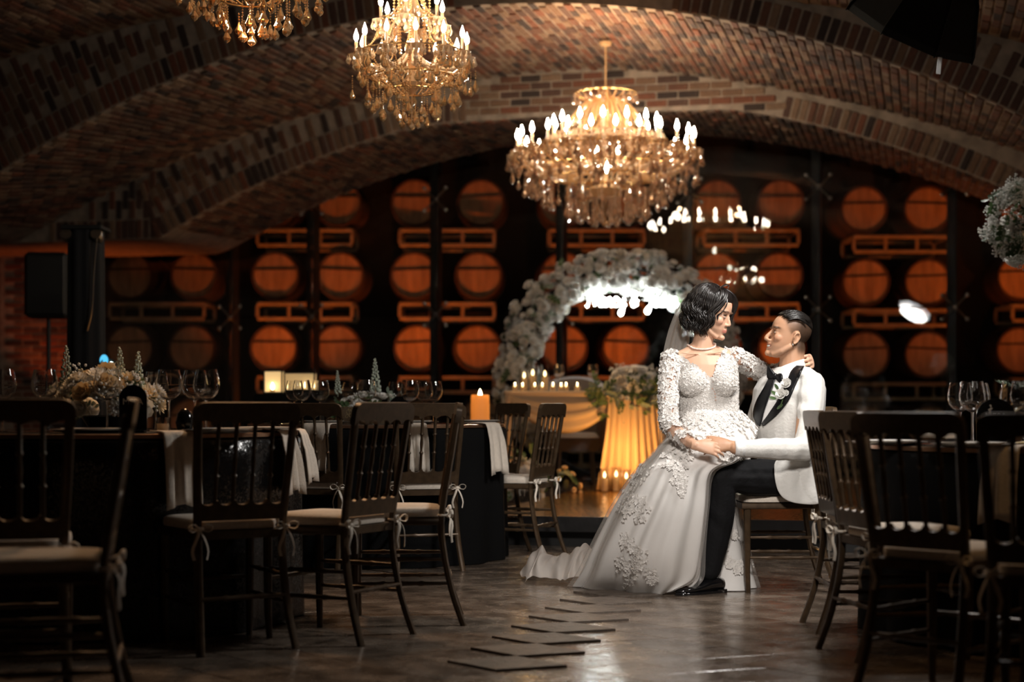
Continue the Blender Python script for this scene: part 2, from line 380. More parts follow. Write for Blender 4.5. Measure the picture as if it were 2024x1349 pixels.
# ------------------------------------------------------------------ glass wall in front of the barrels
m_pane = mat('pane_glass', (1, 1, 1), 0.0, spec=.5, trans=1, ior=1.5)
m_steel = mat('dull_steel', (.35, .33, .3), .3, metal=1)
GC = 18.0
def on_plane(px, py, C=GC):
    u = (px-CX)/FPX; return P(px, py, C/(u*RS+RC))
posts = [200, 455, 616, 861, 1111, 1365, 1619, 1889, 2150]
win = bpy.data.objects.new('window_1', None); COL.objects.link(win); win['kind'] = 'structure'
for i, q in enumerate(posts):
    b = on_plane(q, 801); wpost = .10
    if 0 < i < 8: obj('mullion', MB().bbox((b[0], b[1]+.16, 2.15), (wpost, .2, 4.3), .01, RR), m_black, win, False)
    if i+1 < len(posts):
        e = on_plane(posts[i+1], 801); mid = (b+e)/2; ln = np.hypot(*(e-b)[:2])
        for z0, z1 in ((.02, 1.95), (1.97, 4.2)):
            obj('pane', MB().box((mid[0], mid[1], (z0+z1)/2), (ln-.02, .014, z1-z0), RR), m_pane, win, False, label='clear glass pane reflecting the chandeliers')
    if 0 < i < 8:
        for z in (1.96, 3.3):
            sp = MB(); cc = np.array([b[0], b[1]+.03, z]); sp.ell(cc, (.035, .05, .035))
            for sx in (-1, 1):
                for sz in (-1, 1):
                    d = RR@np.array([sx*.13, -.01, sz*.13]); sp.tube([cc, cc+d], .012, 6)
            o = obj('spider_fitting', sp, m_steel, win)
            for sx in (-1, 1):
                for sz in (-1, 1):
                    d = RR@np.array([sx*.13, -.035, sz*.13]); obj('cap', MB().ell(cc+d, (.026, .014, .026)), m_steel, o)
# ------------------------------------------------------------------ wine barrels on steel racks
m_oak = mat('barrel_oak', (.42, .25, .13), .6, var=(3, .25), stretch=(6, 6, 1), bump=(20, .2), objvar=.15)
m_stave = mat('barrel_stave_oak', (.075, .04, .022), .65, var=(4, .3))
m_hoop = mat('barrel_hoop_steel', (.05, .045, .04), .5, metal=.8)
m_rack = mat('rack_steel', (.36, .26, .15), .5, var=(8, .2))
def make_barrel(loc, label):
    t = thing('wine_barrel', label, 'barrel', loc, 0, 'wine barrels stacked on racks behind the glass wall')
    RH = .283
    prof = [(RH-.012, .03), (RH-.006, 0), (RH+.018, 0)]+[(RH+.018+.034*math.sin(PI*k/12), .9*k/12) for k in range(13)]+[(0, .9)]
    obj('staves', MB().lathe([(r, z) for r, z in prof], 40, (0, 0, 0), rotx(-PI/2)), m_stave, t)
    for z, wd in ((.02, .05), (.16, .045), (.27, .045), (.63, .045), (.74, .045), (.86, .05)):
        r = RH+.018+.034*math.sin(PI*min(z, .9)/.9)+.003; r2 = RH+.018+.034*math.sin(PI*min(z+wd, .9)/.9)+.003
        obj('hoop', MB().lathe([(r, z), (r2, z+wd)], 40, (0, 0, 0), rotx(-PI/2)), m_hoop, t)
    n = 6; bw = 2*RH/n
    for k in range(n):
        x0, x1 = -RH+k*bw+.0012, -RH+(k+1)*bw-.0012; R2 = RH-.004
        xs = np.linspace(max(x0, -R2+.001), min(x1, R2-.001), 6); top = [(x, math.sqrt(max(R2*R2-x*x, 0))) for x in xs]
        pts = top+[(x, -z) for x, z in top[::-1]]
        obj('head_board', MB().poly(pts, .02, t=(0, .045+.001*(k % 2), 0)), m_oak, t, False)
    obj('dark_strip', MB().bbox((0, .03, .085), (2*math.sqrt(RH**2-.1**2)-.01, .016, .024), .003), m_hoop, t, False)  # thin dark strip across the upper part of the head
    return t
D_B = 20.6
cols = [318, 607, 885, 1178, 1480, 1773, 2083]
dy = [0, 0, 0, 0, 0, 13, 4]
coln = ['beside the dark column', 'above the two lanterns', 'left of the flower arch', 'behind the flower arch', 'behind the groom', 'right of the groom', 'behind the tall bouquet']
rown = ['top row', 'second row', 'third row', 'lowest row']
rows_b = (401, 545, 689, 834)
proto = rproto = None
for ci, cx0 in enumerate(cols):
    for ri, y0 in enumerate(rows_b):
        if ci == 0 and ri == 0: continue
        for si, dx in enumerate((-63, 63)):
            lab = '%s oak barrel of the %s in the stack %s' % (('left', 'right')[si], rown[ri], coln[ci])
            loc = P(cx0+dx+RNG.uniform(-4, 4), y0+dy[ci], D_B+RNG.uniform(-.08, .08))
            if proto is None: o = proto = make_barrel(tuple(loc), lab)
            else: o = dup(proto, tuple(loc), None, lab)
            o.rotation_euler = (0, RNG.uniform(-.05, .05), RNG.uniform(-.07, .07))
        lab = 'steel barrel rack under the %s of the stack %s' % (rown[ri], coln[ci])
        loc = P(cx0, y0+dy[ci]+72.6, D_B+.2)
        if rproto is None:
            rproto = o = thing('barrel_rack', lab, 'rack', tuple(loc), 0, 'steel racks between the barrels')
            Wd, H = .60, .094
            for z in (-H, H): obj('rail', MB().bbox((0, -.22, z), (2*Wd, .045, .045), .006), m_rack, o, False)
            for x in (-Wd, -.2, .2, Wd): obj('post', MB().bbox((x, -.22, 0), (.04, .04, 2*H-.045), .004), m_rack, o, False)
            for z in (-H, H): obj('rear_rail', MB().bbox((0, .5, z), (2*Wd, .045, .045), .006), m_rack, o, False)
            for x in (-Wd, Wd):
                obj('rear_post', MB().bbox((x, .5, 0), (.04, .04, 2*H-.045), .004), m_rack, o, False)
                obj('side_rail', MB().bbox((x, .14, H), (.04, .675, .045), .004), m_rack, o, False)
        else: dup(rproto, tuple(loc), None, lab)
struct('trim_1', MB().box((-.7, D_B+.55, .045), (9.2, 1.3, .09)), m_dark)
struct('trim_2', MB().box((P(2083, 0, D_B+.3)[0], D_B+.55, .03), (1.5, 1.3, .06)), m_dark)
# ------------------------------------------------------------------ banquet chairs
m_bronze = mat('dark_bronze_wood', (.072, .045, .025), .36, metal=.3, spec=.4, var=(30, .25))
m_cushion = mat('ivory_cushion_cloth', (.72, .64, .55), .85, var=(90, .08), bump=(240, .25))
m_ribbon = mat('ivory_ribbon', (.78, .70, .6), .7)
def crest(hw, z0, z1, n=4):
    pts = [(-hw, z0)]; sp = 2*hw/(n+1)
    for k in range(n+1):
        for t in np.linspace(0, PI, 7)[0 if k == 0 else 1:]: pts.append((-hw+sp*(k+.5)-sp*.42*math.cos(t), z0+.019*math.sin(t)))
    pts.append((hw, z0)); r = .045
    pts += [(hw-r+r*math.cos(t), z1-r*.8+r*.8*math.sin(t)) for t in np.linspace(0, PI/2, 6)]
    pts += [(-hw+r-r*math.sin(t), z1-r*.8+r*.8*math.cos(t)) for t in np.linspace(0, PI/2, 6)]
    return pts
def make_chair():
    t = thing('banquet_chair', 'x', 'chair')
    RK = .155
    def back(z): return -.185-max(0, z-.45)*RK              # the back leans away above the seat
    for s in (-1, 1):
        p = catmull([(s*.185, -.275, 0), (s*.172, -.225, .15), (s*.165, -.19, .33), (s*.166, -.187, .47), (s*.178, back(.7), .7), (s*.186, back(.87), .87)], 16)
        obj('rear_post', MB().tube(p, [(.0165, .0135)]*16, 8), m_bronze, t)
        q = [(s*.168, .165, 0), (s*.172, .17, .1), (s*.172, .17, .17), (s*.172, .17, .18), (s*.173, .17, .43)]
        obj('front_leg', MB().tube(q, [.012, .0145, .0155, .0165, .018], 8), m_bronze, t)
    R = rotx(math.atan(RK))
    obj('crest_rail', MB().poly(crest(.205, -.04, .045), .022, R, (0, back(.875)-.004, .875)), m_bronze, t)
    lo = [(-.165, -.045), (.165, -.045), (.165, .012)]; sp = .33/5
    for k in range(5)[::-1]:
        lo += [(-.165+sp*(k+.5)+sp*.42*math.cos(q), .03-.018*math.sin(q)) for q in np.linspace(0, PI, 7)]
    obj('lower_rail', MB().poly(lo+[(-.165, .012)], .02, R, (0, back(.53), .53)), m_bronze, t)
    a, b = np.array([0, back(.55), .55]), np.array([0, back(.85), .85])
    prof = [(0, .0075), (.3, .008), (.33, .0125), (.355, .0075), (.38, .0065), (.5, .0095), (.62, .0065), (.645, .0075), (.67, .0125), (.7, .008), (1, .009)]
    spin = MB().tube([a+(b-a)*q for q, r in prof], [r for q, r in prof], 8).mesh('spindle', m_bronze); sharp(spin, 50)
    for x in (-.105, -.036, .036, .105): link('spindle', spin, t, (x, 0, 0))
    obj('seat', MB().loft([[(x*k, y, z) for x, y in ((-.172, -.195), (-.2, .2), (.2, .2), (.172, -.195))] for z, k in ((.415, .97), (.42, 1), (.44, 1), (.445, .98))]), m_bronze, t)
    g = []
    for k in range(9):
        f = k/8; ring = []; sh = math.sin(min(1, f*1.5)*PI/2) if f < .67 else math.cos((f-.67)/.33*PI/2*.97)
        zz = .446+.042*math.sin(f*PI/2); sc = [.95, .99, 1.0, 1.0, .99, .94, .8, .5, .05][k]
        for q in np.linspace(0, 2*PI, 32, endpoint=False):
            c, s_ = math.cos(q), math.sin(q); e = .32; x = abs(c)**e*np.sign(c); y = abs(s_)**e*np.sign(s_)
            ring.append((x*sc*(.178+.018*y), y*sc*.19+.005, [.447, .449, .457, .467, .478, .486, .490, .493, .494][k]))
        g.append(ring)
    obj('cushion', MB().loft(g), m_cushion, t)
    for s in (-1, 1):
        mb = MB(); c = np.array([s*.168, -.213, .455]); mb.ell(c, (.012, .012, .01), None, 8, 6)
        for sx in (-1, 1):
            lp = catmull([c, c+(sx*.022, -.012, .02), c+(sx*.045, -.014, .012), c+(sx*.035, -.012, -.008), c], 10); mb.tube(lp, [(.006, .0018)]*10, 6)
            tl = catmull([c, c+(sx*.014, -.016, -.03), c+(sx*.03, -.012, -.075), c+(sx*.024, -.014, -.11)], 8); mb.tube(tl, [(.006, .0015)]*8, 6)
        mb.tube([(s*.168+.02*math.cos(q), -.193+.021*math.sin(q), .456) for q in np.linspace(0, 2*PI, 14)], .005, 6)
        obj('tie', mb, m_ribbon, t, label='ivory ribbon tied in a bow round the post')
    sprof = [(0, .007), (.25, .008), (.3, .0115), (.34, .008), (.5, .0105), (.66, .008), (.7, .0115), (.75, .008), (1, .007)]
    def stretcher(p, q):
        p, q = np.array(p), np.array(q); obj('stretcher', MB().tube([p+(q-p)*u for u, r in sprof], [r for u, r in sprof], 8), m_bronze, t)
    stretcher((-.172, .17, .235), (.172, .17, .235)); stretcher((-.17, -.22, .2), (.17, -.22, .2))
    for s in (-1, 1): stretcher((s*.17, -.215, .175), (s*.172, .17, .175)); stretcher((s*.167, -.2, .275), (s*.172, .17, .275))
    return t
CH = make_chair(); first = [True]
def chair(rx, ry, fx, fy, label, group, k=1.0):
    f = nrm((fx, fy)); loc = (rx+f[0]*.25*k, ry+f[1]*.25*k, 0); rz = math.atan2(-f[0], f[1])
    if first[0]:
        first[0] = False; CH.location = loc; CH.rotation_euler = (0, 0, rz); CH['label'] = label; CH['group'] = group; CH.scale = (k, k, k); return CH
    return dup(CH, loc, rz, label, group, k)
G1, G2, G3 = 'bronze banquet chairs round the near left table', 'bronze banquet chairs round the middle table', 'bronze banquet chairs round the right table'
chair(-.975, 5.95, -.5, .86, 'dark bronze chair seen from behind before the hanging tan napkin', G1)
chair(-.50, 6.26, -.88, .48, 'dark bronze chair turned left, its back before the middle table sign', G1)
chair(-.235, 6.84, -.99, -.06, 'dark bronze chair seen edge on, slim back before the pillar lantern', G1)
chair(-1.56, 5.0, -.25, .97, 'blurred dark chair seen from behind at the far left', G1, 1.01)
chair(-1.09, 4.62, -.97, -.2, 'blurred dark chair seen edge on, second from the far left', G1, 1.01)
chair(-.45, 8.8, -.3, .95, 'bronze chair with two ivory bows, back to us, before the middle table', G2)
chair(-1.12, 8.88, .28, .96, 'bronze chair half hidden behind the tan napkin chair, at the middle table', G2)
chair(.235, 9.62, -.92, .38, 'bronze chair in side view right of the middle table, by the stage', G2)
chair(.0, 10.2, -.86, -.5, 'bronze chair behind the right rim of the middle table', G2)
chair(1.235, 6.58, 1, 0, 'dark chair right behind the groom, slim back in side view', G3, .965)
chair(1.2, 5.86, .97, .2, 'dark glossy chair second from the groom at the right table', G3, .965)
chair(1.21, 4.95, .72, .69, 'dark chair with tan ties, back to us, at the right table', G3, .965)
chair(1.47, 4.42, .4, .92, 'nearest dark chair at the right edge with tan seat', G3, .965)
chair(1.545, 8.0, -1, -.02, 'bronze chair that the groom sits on', 'chairs', .98)
# ------------------------------------------------------------------ round tables
def sequin():
    m = mat('black_sequin_cloth', (.004, .004, .0045), .3, metal=.0, spec=.5); N = m.node_tree.nodes; L = m.node_tree.links; b = N['Principled BSDF']
    v = N.new('ShaderNodeTexVoronoi'); v.inputs['Scale'].default_value = 170; tc = N.new('ShaderNodeTexCoord'); L.new(tc.outputs['Object'], v.inputs['Vector'])
    g = N.new('ShaderNodeNewGeometry'); mx = N.new('ShaderNodeMix'); mx.data_type = 'VECTOR'; mx.inputs[0].default_value = .1
    sb = N.new('ShaderNodeVectorMath'); sb.operation = 'MULTIPLY_ADD'; sb.inputs[1].default_value = (2, 2, 2); sb.inputs[2].default_value = (-1, -1, -1); L.new(v.outputs['Color'], sb.inputs[0])
    L.new(g.outputs['Normal'], mx.inputs[4]); L.new(sb.outputs[0], mx.inputs[5]); nz = N.new('ShaderNodeVectorMath'); nz.operation = 'NORMALIZE'; L.new(mx.outputs[1], nz.inputs[0]); L.new(nz.outputs[0], b.inputs['Normal'])
    b.inputs['Roughness'].default_value = .22; return m
m_sequin = sequin()
m_blackcloth = mat('black_cloth', (.004, .004, .0042), .85, spec=.15, bump=(200, .3))
m_mirror = mat('smoked_glass', (.05, .04, .035), .08, spec=.8, metal=.0, coat=.5)
m_rim = mat('copper_rim', (.45, .27, .17), .3, metal=.9)
m_wood = mat('table_wood', (.1, .06, .04), .6)
m_napkin = mat('ivory_napkin', (.70, .62, .53), .8, var=(60, .06), bump=(220, .25))
m_glass = mat('wine_glass', (1, 1, 1), 0, trans=1, ior=1.45)
def round_table(c, r, H, label, clabel, plabel, sm):
    t = thing('round_table', label, 'table', (c[0], c[1], 0), 0, 'round banquet tables')
    obj('tabletop', MB().lathe([(0, H-.05), (r-.02, H-.05), (r-.02, H-.03), (0, H-.03)], 48), m_wood, t)
    for k in range(4):
        a = k*PI/2+.4; obj('leg', MB().tube([(math.cos(a)*r*.2, math.sin(a)*r*.2, 0), (math.cos(a)*r*.2, math.sin(a)*r*.2, H-.05)], .02, 8), m_wood, t)
    n = 120; L = []
    for z, rr, amp in ((H-.024, .02, 0), (H-.024, r-.03, 0), (H-.026, r-.004, 0), (H-.034, r+.004, .001), (H-.12, r+.004, .006), (H-.35, r+.002, .012), (.25, r, .018), (.006, r+.004, .022)):
        L.append([((rr+amp*math.sin(q*15+1.3*math.sin(q*3)))*math.cos(q), (rr+amp*math.sin(q*15+1.3*math.sin(q*3)))*math.sin(q), z) for q in np.linspace(0, 2*PI, n, endpoint=False)])
    cl = obj('tablecloth', MB().loft(L, False), sm, None, True, ang=60); cl.location = (c[0], c[1], 0)
    tag(cl, clabel, 'tablecloth', 'black floor-length tablecloths')
    g = thing('glass_tabletop', plabel, 'tabletop', (c[0], c[1], H), 0, 'smoked glass tops on the tables')
    obj('top_disc', MB().lathe([(0, -.022), (r-.02, -.022), (r-.012, -.016), (r-.012, -.006), (r-.02, 0), (0, 0)], 64), m_mirror, g)
    obj('rim', MB().lathe([(r-.012, -.021), (r-.004, -.019), (r-.004, -.004), (r-.012, -.002)], 64, cap=False), m_rim, g)
T1, T2, T3 = (-1.72, 6.95), (-.81, 9.7), (2.28, 6.5)
R1, R2, R3 = .80, .77, .85; H1, H2, H3 = .80, .80, .755
round_table(T1, R1, H1, 'round table under black sequin cloth at the left with cream flowers', 'black sequin tablecloth on the left table with the cream flowers', 'smoked glass top on the left table under the cream flowers', m_sequin)
round_table(T2, R2, H2, 'round table under plain black cloth in the middle before the stage', 'plain black tablecloth on the middle table near the stage', 'smoked glass top on the middle table with the planter box', m_blackcloth)
round_table(T3, R3, H3, 'round table under black cloth at the right with the tall bouquet', 'black tablecloth on the right table under the tall bouquet', 'smoked glass top on the right table under the tall bouquet', m_blackcloth)
def napkin(T, r, H, px, wd, ln, label, spread=1.25, front=True):
    # where the table rim shows at that column, on the side facing us
    best = min((abs(CX+(T[0]+r*math.cos(q))*FPX/(T[1]+r*math.sin(q))-px), q) for q in np.linspace(-PI, 0, 721))[1]
    nx, ny = math.cos(best), math.sin(best); tx, ty = -ny, nx; rows = []
    prof = [(-.13, .008), (-.06, .008), (-.015, .008), (.012, .002), (.022, -.02), (.03, -.06)]+[(.034+.02*f, -.06-(ln-.06)*f) for f in np.linspace(.15, 1, 8)]
    for i, (o, z) in enumerate(prof):
        f = i/(len(prof)-1); ww = wd*(1+(spread-1)*max(0, -z)/ln); row = []
        for s in np.linspace(-.5, .5, 13):
            fold = (.012*math.sin(s*13+.6)+.008*math.sin(s*23+2))*max(0, min(1, -z*8))
            oo = o+fold+.006; x = T[0]+nx*(r+oo)+tx*s*ww; y = T[1]+ny*(r+oo)+ty*s*ww
            rad = math.hypot(x-T[0], y-T[1])
            row.append((x, y, H+z-(.05*abs(s) if z < -ln+.01 else 0)))
        rows.append(row)
    mb = MB().grid(rows); me = mb.mesh('napkin', m_napkin); o = link('napkin', me); md = o.modifiers.new('thickness', 'SOLIDIFY'); md.thickness = .004; md.offset = 0
    tag(o, label, 'napkin', 'ivory napkins hanging over table rims'); return o
napkin(T1, R1, H1, 352, .14, .27, 'tan napkin hanging left of the near chair back with spindles', 1.0)
napkin(T1, R1, H1, 558, .12, .24, 'ivory napkin hanging behind the right post of the tan napkin chair', 1.35)
napkin(T1, R1, H1, 597, .2, .2, 'ivory napkin flaring off the right rim of the left table', 1.4)
napkin(T2, R2, H2, 628, .17, .24, 'ivory napkin at the left of the middle table, behind two spindles', 1.0)
napkin(T2, R2, H2, 822, .115, .25, 'ivory napkin on the middle table behind the chair with bows', 1.0)
napkin(T2, R2, H2, 968, .16, .27, 'pleated ivory napkin at the right rim of the middle table', 1.2)
napkin(T3, R3, H3, 1985, .13, .25, 'tan napkin hanging at the right edge on the right table', 1.1)
# --- glassware
def make_glass():
    g = thing('wine_glass', 'x', 'glass')
    out = [(.004, .128), (.012, .13), (.032, .141), (.047, .158), (.0535, .18), (.0535, .2), (.048, .23), (.0425, .254)]
    inn = [(.0415, .254), (.047, .23), (.0523, .2), (.0523, .18), (.0458, .16), (.031, .1435), (.012, .1335), (0, .133)]
    obj('bowl', MB().lathe([(0, .128)]+out+inn, 28), m_glass, g)
    obj('stem', MB().lathe([(0, .006), (.007, .006), (.0045, .02), (.0036, .06), (.0038, .11), (.0055, .1275), (0, .1278)], 12), m_glass, g)
    obj('foot', MB().lathe([(0, 0), (.037, 0), (.0375, .0015), (.02, .003), (.008, .0055), (0, .0058)], 24), m_glass, g)
    return g
GL = make_glass(); gf = [True]
def glass(px, d, H, label, group, k=1.0):
    loc = (*P(px, 0, d)[:2], H+.0005)
    if gf[0]: gf[0] = False; GL.location = loc; GL['label'] = label; GL['group'] = group; GL.scale = (k,)*3; return
    dup(GL, loc, 0, label, group, k)
g1, g2, g3 = 'wine glasses on the left table', 'wine glasses on the middle table', 'wine glasses on the right table'
for px, d, lab in ((6, 6.55, 'wine glass cut by the left edge of the photo'), (88, 6.6, 'wine glass left of the cream flowers, before the speaker'), (212, 6.55, 'wine glass standing in front of the cream flowers'),
                   (308, 7.05, 'wine glass right of the cream flowers, hindmost of three'), (334, 6.62, 'wine glass above the votive candle on the left table'), (385, 6.7, 'left wine glass of the pair under the lit barrel head'), (408, 6.58, 'right wine glass of the pair under the lit barrel head')):
    glass(px, d, H1, lab, g1)
for px, d, lab in ((582, 9.6, 'leftmost wine glass on the middle table, before the lit lanterns'), (597, 9.35, 'wine glass second from the left before the lit lanterns'), (633, 9.5, 'wine glass alone left of the planter flowers'),
                   (692, 10.3, 'wine glass behind the flowers of the planter box'), (724, 9.25, 'wine glass in front of the planter flowers'), (783, 10.0, 'wine glass behind the small black sign on the middle table'), (810, 9.4, 'wine glass right of the small black sign'),
                   (838, 9.9, 'wine glass before the barrel rack, second from the right'), (857, 9.75, 'rightmost wine glass on the middle table')):
    glass(px, d, H2, lab, g2)
for px, d, lab in ((1898, 6.75, 'left wine glass of three on the right table'), (1922, 6.45, 'front wine glass of three on the right table'), (1933, 6.95, 'hind wine glass of three on the right table'),
                   (2004, 6.3, 'wine glass before the glass vase at the right edge'), (2022, 6.5, 'wine glass cut by the right edge of the photo')):
    glass(px, d, H3, lab, g3, .98)
# --- plates, cutlery, candle, signs
m_plate = mat('silver_charger', (.5, .46, .42), .22, metal=.8); m_white = mat('white_china', (.8, .78, .74), .25)
def plate(x, y, H, label, group):
    t = thing('charger_plate', label, 'plate', (x, y, H), 0, group)
    obj('charger', MB().lathe([(0, .001), (.1, .001), (.155, .012), (.157, .014), (.1, .005), (0, .004)], 32), m_plate, t)
    obj('dish', MB().lathe([(0, .005), (.07, .005), (.115, .017), (.117, .019), (.07, .009), (0, .008)], 32), m_white, t)
for px, d, lab in ((1752, 6.3, 'silver rimmed plate between chair spindles left of the three glasses'), (1925, 5.93, 'silver rimmed plate below the three wine glasses')):
    x, y, _ = P(px, 0, d); plate(x, y, H3, lab, 'place plates on the right table')
for px, d, lab in ((440, 6.38, 'plate behind the near chair back on the left table'), (520, 6.75, 'plate at the right rim of the left table'), (180, 6.38, 'plate below the cream flowers on the left table')):
    x, y, _ = P(px, 0, d); plate(x, y, H1, lab, 'place plates on the left table')
for px, d, lab in ((640, 9.42, 'plate at the left of the middle table'), (815, 9.42, 'plate above the napkin behind the chair with bows'), (950, 9.82, 'plate at the right rim of the middle table')):
    x, y, _ = P(px, 0, d); plate(x, y, H2, lab, 'place plates on the middle table')
m_wax = mat('candle_wax', (.85, .72, .55), .5, translucent=.4)
m_flame = mat('candle_flame', (1, .8, .5), .5, emit=(1, .72, .34), es=55)
m_votive = mat('votive_glass', (1, .97, .92), .02, trans=1, ior=1.3)
def votive(loc, label, group=None, lit=True, parent_lab=None, cat='candle'):
    t = thing('votive_candle', label, cat, tuple(loc), 0, group)
    obj('cup', MB().lathe([(0, 0), (.024, 0), (.03, .06), (.0285, .06), (.0232, .003), (0, .003)], 20), m_votive, t)
    obj('wax', MB().lathe([(0, .0035), (.0215, .0035), (.0245, .036), (0, .034)], 16), m_wax, t)
    if lit: obj('flame', MB().lathe([(0, .034), (.006, .04), (.0075, .047), (.004, .06), (0, .07)], 10), m_flame, t)
    return t
votive((*P(322, 0, 6.42)[:2], H1), 'unlit votive candle under the glasses on the left table', None, False)
m_obsidian = mat('gloss_black', (.006, .006, .006), .12)
o = obj('cup', MB().lathe([(0, 0), (.028, 0), (.036, .04), (.03, .075), (.012, .094), (0, .096)], 20), m_obsidian); o.location = (*P(365, 0, 6.5)[:2], H1)
o.name = 'black_ornament'; tag(o, 'small glossy black dome ornament beside the votive candle', 'ornament')
m_sign = mat('black_acrylic', (.008, .008, .009), .25); m_letter = mat('white_vinyl', (.75, .73, .7), .5, emit=None)
def text_mesh(txt, size, ext=.001):
    cu = bpy.data.curves.new('t', 'FONT'); cu.body = txt; cu.size = size; cu.align_x = 'CENTER'; cu.extrude = ext; cu.resolution_u = 3
    o = bpy.data.objects.new('t', cu); COL.objects.link(o); bpy.context.view_layer.update()
    me = bpy.data.meshes.new_from_object(o.evaluated_get(bpy.context.evaluated_depsgraph_get())); bpy.data.objects.remove(o); return me
def table_sign(px, d, H, num, label, rz=0, wd=.11, ht=.18, orn=False):
    t = thing('table_sign', label, 'sign', (*P(px, 0, d)[:2], H), rz, 'black table number signs')
    h = wd/2; pts = [(-h, 0), (h, 0)]+[(h*math.cos(q), ht-h+h*math.sin(q)) for q in np.linspace(0, PI, 17)]
    obj('plaque', MB().poly(pts, .006, t=(0, 0, .01)), m_sign, t, False); obj('foot', MB().bbox((0, 0, .006), (wd*.9, .05, .012), .003), m_sign, t, False)
    for txt, z, sz in (('MESA', ht-.068, .034), (num, ht-.135, .072)):
        if not txt: continue
        me = text_mesh(txt, sz); me.materials.clear(); me.materials.append(m_letter); o = link('lettering', me, t, (0, -.0045, z)); o.rotation_euler = (PI/2, 0, 0)
    if orn:
        mb = MB()
        for k in range(26):
            f = k/25; c = np.array([-h*.9+f*.05, -.005, .015+f*.13+.008*math.sin(k*2.1)]); mb.ell(c+np.array([.006*math.sin(k*3.), 0, 0]), (.006, .0012, .0035), roty(k*1.3), 6, 4)
        obj('leaf_print', mb, m_letter, t)
    return t
table_sign(263, 6.42, H1, '3', 'black arched table sign lettered MESA before the cream flowers')
table_sign(789, 9.5, H2, '', 'small black sign lettered MESA beside the planter box', 0, .12, .15)
table_sign(1968, 6.25, H3, '8', 'black sign with number eight and leaf print on the right table', -.1, .15, .17, True)
x, y, _ = P(1857, 0, 6.1)
o = obj('folded_napkin', MB().bbox((0, 0, .012), (.1, .2, .022), .008).bbox((.004, .004, .03), (.09, .17, .016), .006), m_napkin); o.location = (x, y, H3+.03); o.rotation_euler = (0, 0, .4)
tag(o, 'tan folded napkin lying left of the three wine glasses', 'napkin')
# ------------------------------------------------------------------ flowers
m_petal = mat('cream_petal', (.82, .78, .70), .6, translucent=.25, objvar=.08)
m_petal_w = mat('white_petal', (.86, .85, .82), .6, translucent=.25, objvar=.06)
m_petal_y = mat('warm_petal', (.75, .6, .38), .6, translucent=.25, objvar=.1)
m_leaf = mat('green_leaf', (.07, .12, .045), .5, objvar=.3, translucent=.15)
m_sage = mat('sage_leaf', (.2, .25, .19), .6, objvar=.2, translucent=.15)
m_spike = mat('spike_floret', (.45, .5, .42), .6, objvar=.15)
def petal(L, wd, cup, R, t=(0, 0, 0), mb=None):            # a bent petal along +x
    mb = mb or MB(); g = []
    for u in (0, .35, .7, 1):
        h = wd*(math.sin(PI*(.12+.8*u))**.8)*.5; z = cup*u*u*L; g.append([(u*L, -h, z+.15*h), (u*L, 0, z), (u*L, h, z+.15*h)])
    q = MB().grid(g); return mb.join(q, R, t)
def rose(r=.035):
    mb = MB(); rg = random.Random(3)
    for ring, (n, tilt, k) in enumerate(((4, 1.25, .55), (5, .95, .75), (6, .55, .95), (7, .15, 1.0))):
        for i in range(n): a = 2*PI*(i+.5*ring)/n; petal(r*k, r*1.1*k, .55, rotz(a)@roty(-tilt), (0, 0, 0), mb)
    mb.ell((0, 0, r*.28), (r*.3, r*.3, r*.34), None, 8, 6); return mb
def mum(r=.035):
    mb = MB()
    for ring, (n, tilt, k) in enumerate(((6, 1.2, .7), (9, .75, .9), (12, .35, 1.0), (13, 0, 1.0))):
        for i in range(n): a = 2*PI*(i+.5*ring)/n; petal(r*k, r*.34, .25, rotz(a)@roty(-tilt), (0, 0, 0), mb)
    return mb
def spray(r=.05, n=26, seed=1):                            # baby's breath: tiny balls on thin stems
    mb = MB(); rg = random.Random(seed)
    for i in range(n):
        d = nrm([rg.gauss(0, 1), rg.gauss(0, 1), abs(rg.gauss(0, .9))+.2]); e = d*r*rg.uniform(.6, 1.05)
        mb.ell(e, r*.09, None, 6, 4, 0); mb.tube([(0, 0, 0), e*.5+np.array([0, 0, r*.08]), e], r*.012, 3, False, 1)
    return mb
def leafy(L=.12, n=7, wd=.03):
    mb = MB(); mb.tube([(0, 0, 0), (L*.5, 0, L*.12), (L, 0, L*.1)], .0018, 4)
    for i in range(n):
        u = .2+.8*i/(n-1); s = 1 if i % 2 else -1
        petal(L*.32, wd, .3, rotz(s*.9 if i < n-1 else 0)@roty(-.2), (L*u, 0, L*.1), mb)
    return mb
def spike(L=.2, n=46):
    mb = MB(); rg = random.Random(5); mb.tube([(0, 0, 0), (0, 0, L)], .0028, 5)
    for i in range(n):
        u = i/n; a = i*2.4; r = .019*(1-u)**.8+.0035; z = L*(.12+.88*u); k = .011*(1-.65*u)
        mb.ell((math.cos(a)*r, math.sin(a)*r, z), (k, k*.8, k*.9), rotz(a), 6, 4)
        mb.ell((math.cos(a)*r*1.25, math.sin(a)*r*1.25, z+k*.5), (k*.45, k*.4, k*.5), rotz(a), 5, 3)
    return mb
ROSE = rose().mesh('rose', m_petal); ROSEW = rose().mesh('rose_white', m_petal_w); ROSEY = rose().mesh('rose_warm', m_petal_y)
MUM = mum().mesh('mum', m_petal_w); MUMY = mum().mesh('mum_warm', m_petal_y)
SPR = [spray(.05, 26, i).mesh('spray', [m_petal_w, m_leaf]) for i in range(3)]
LEAF = leafy().mesh('leafy', m_leaf); SAGE = leafy(.1, 9, .026).mesh('sage', m_sage); SPK = spike().mesh('spike', m_spike)
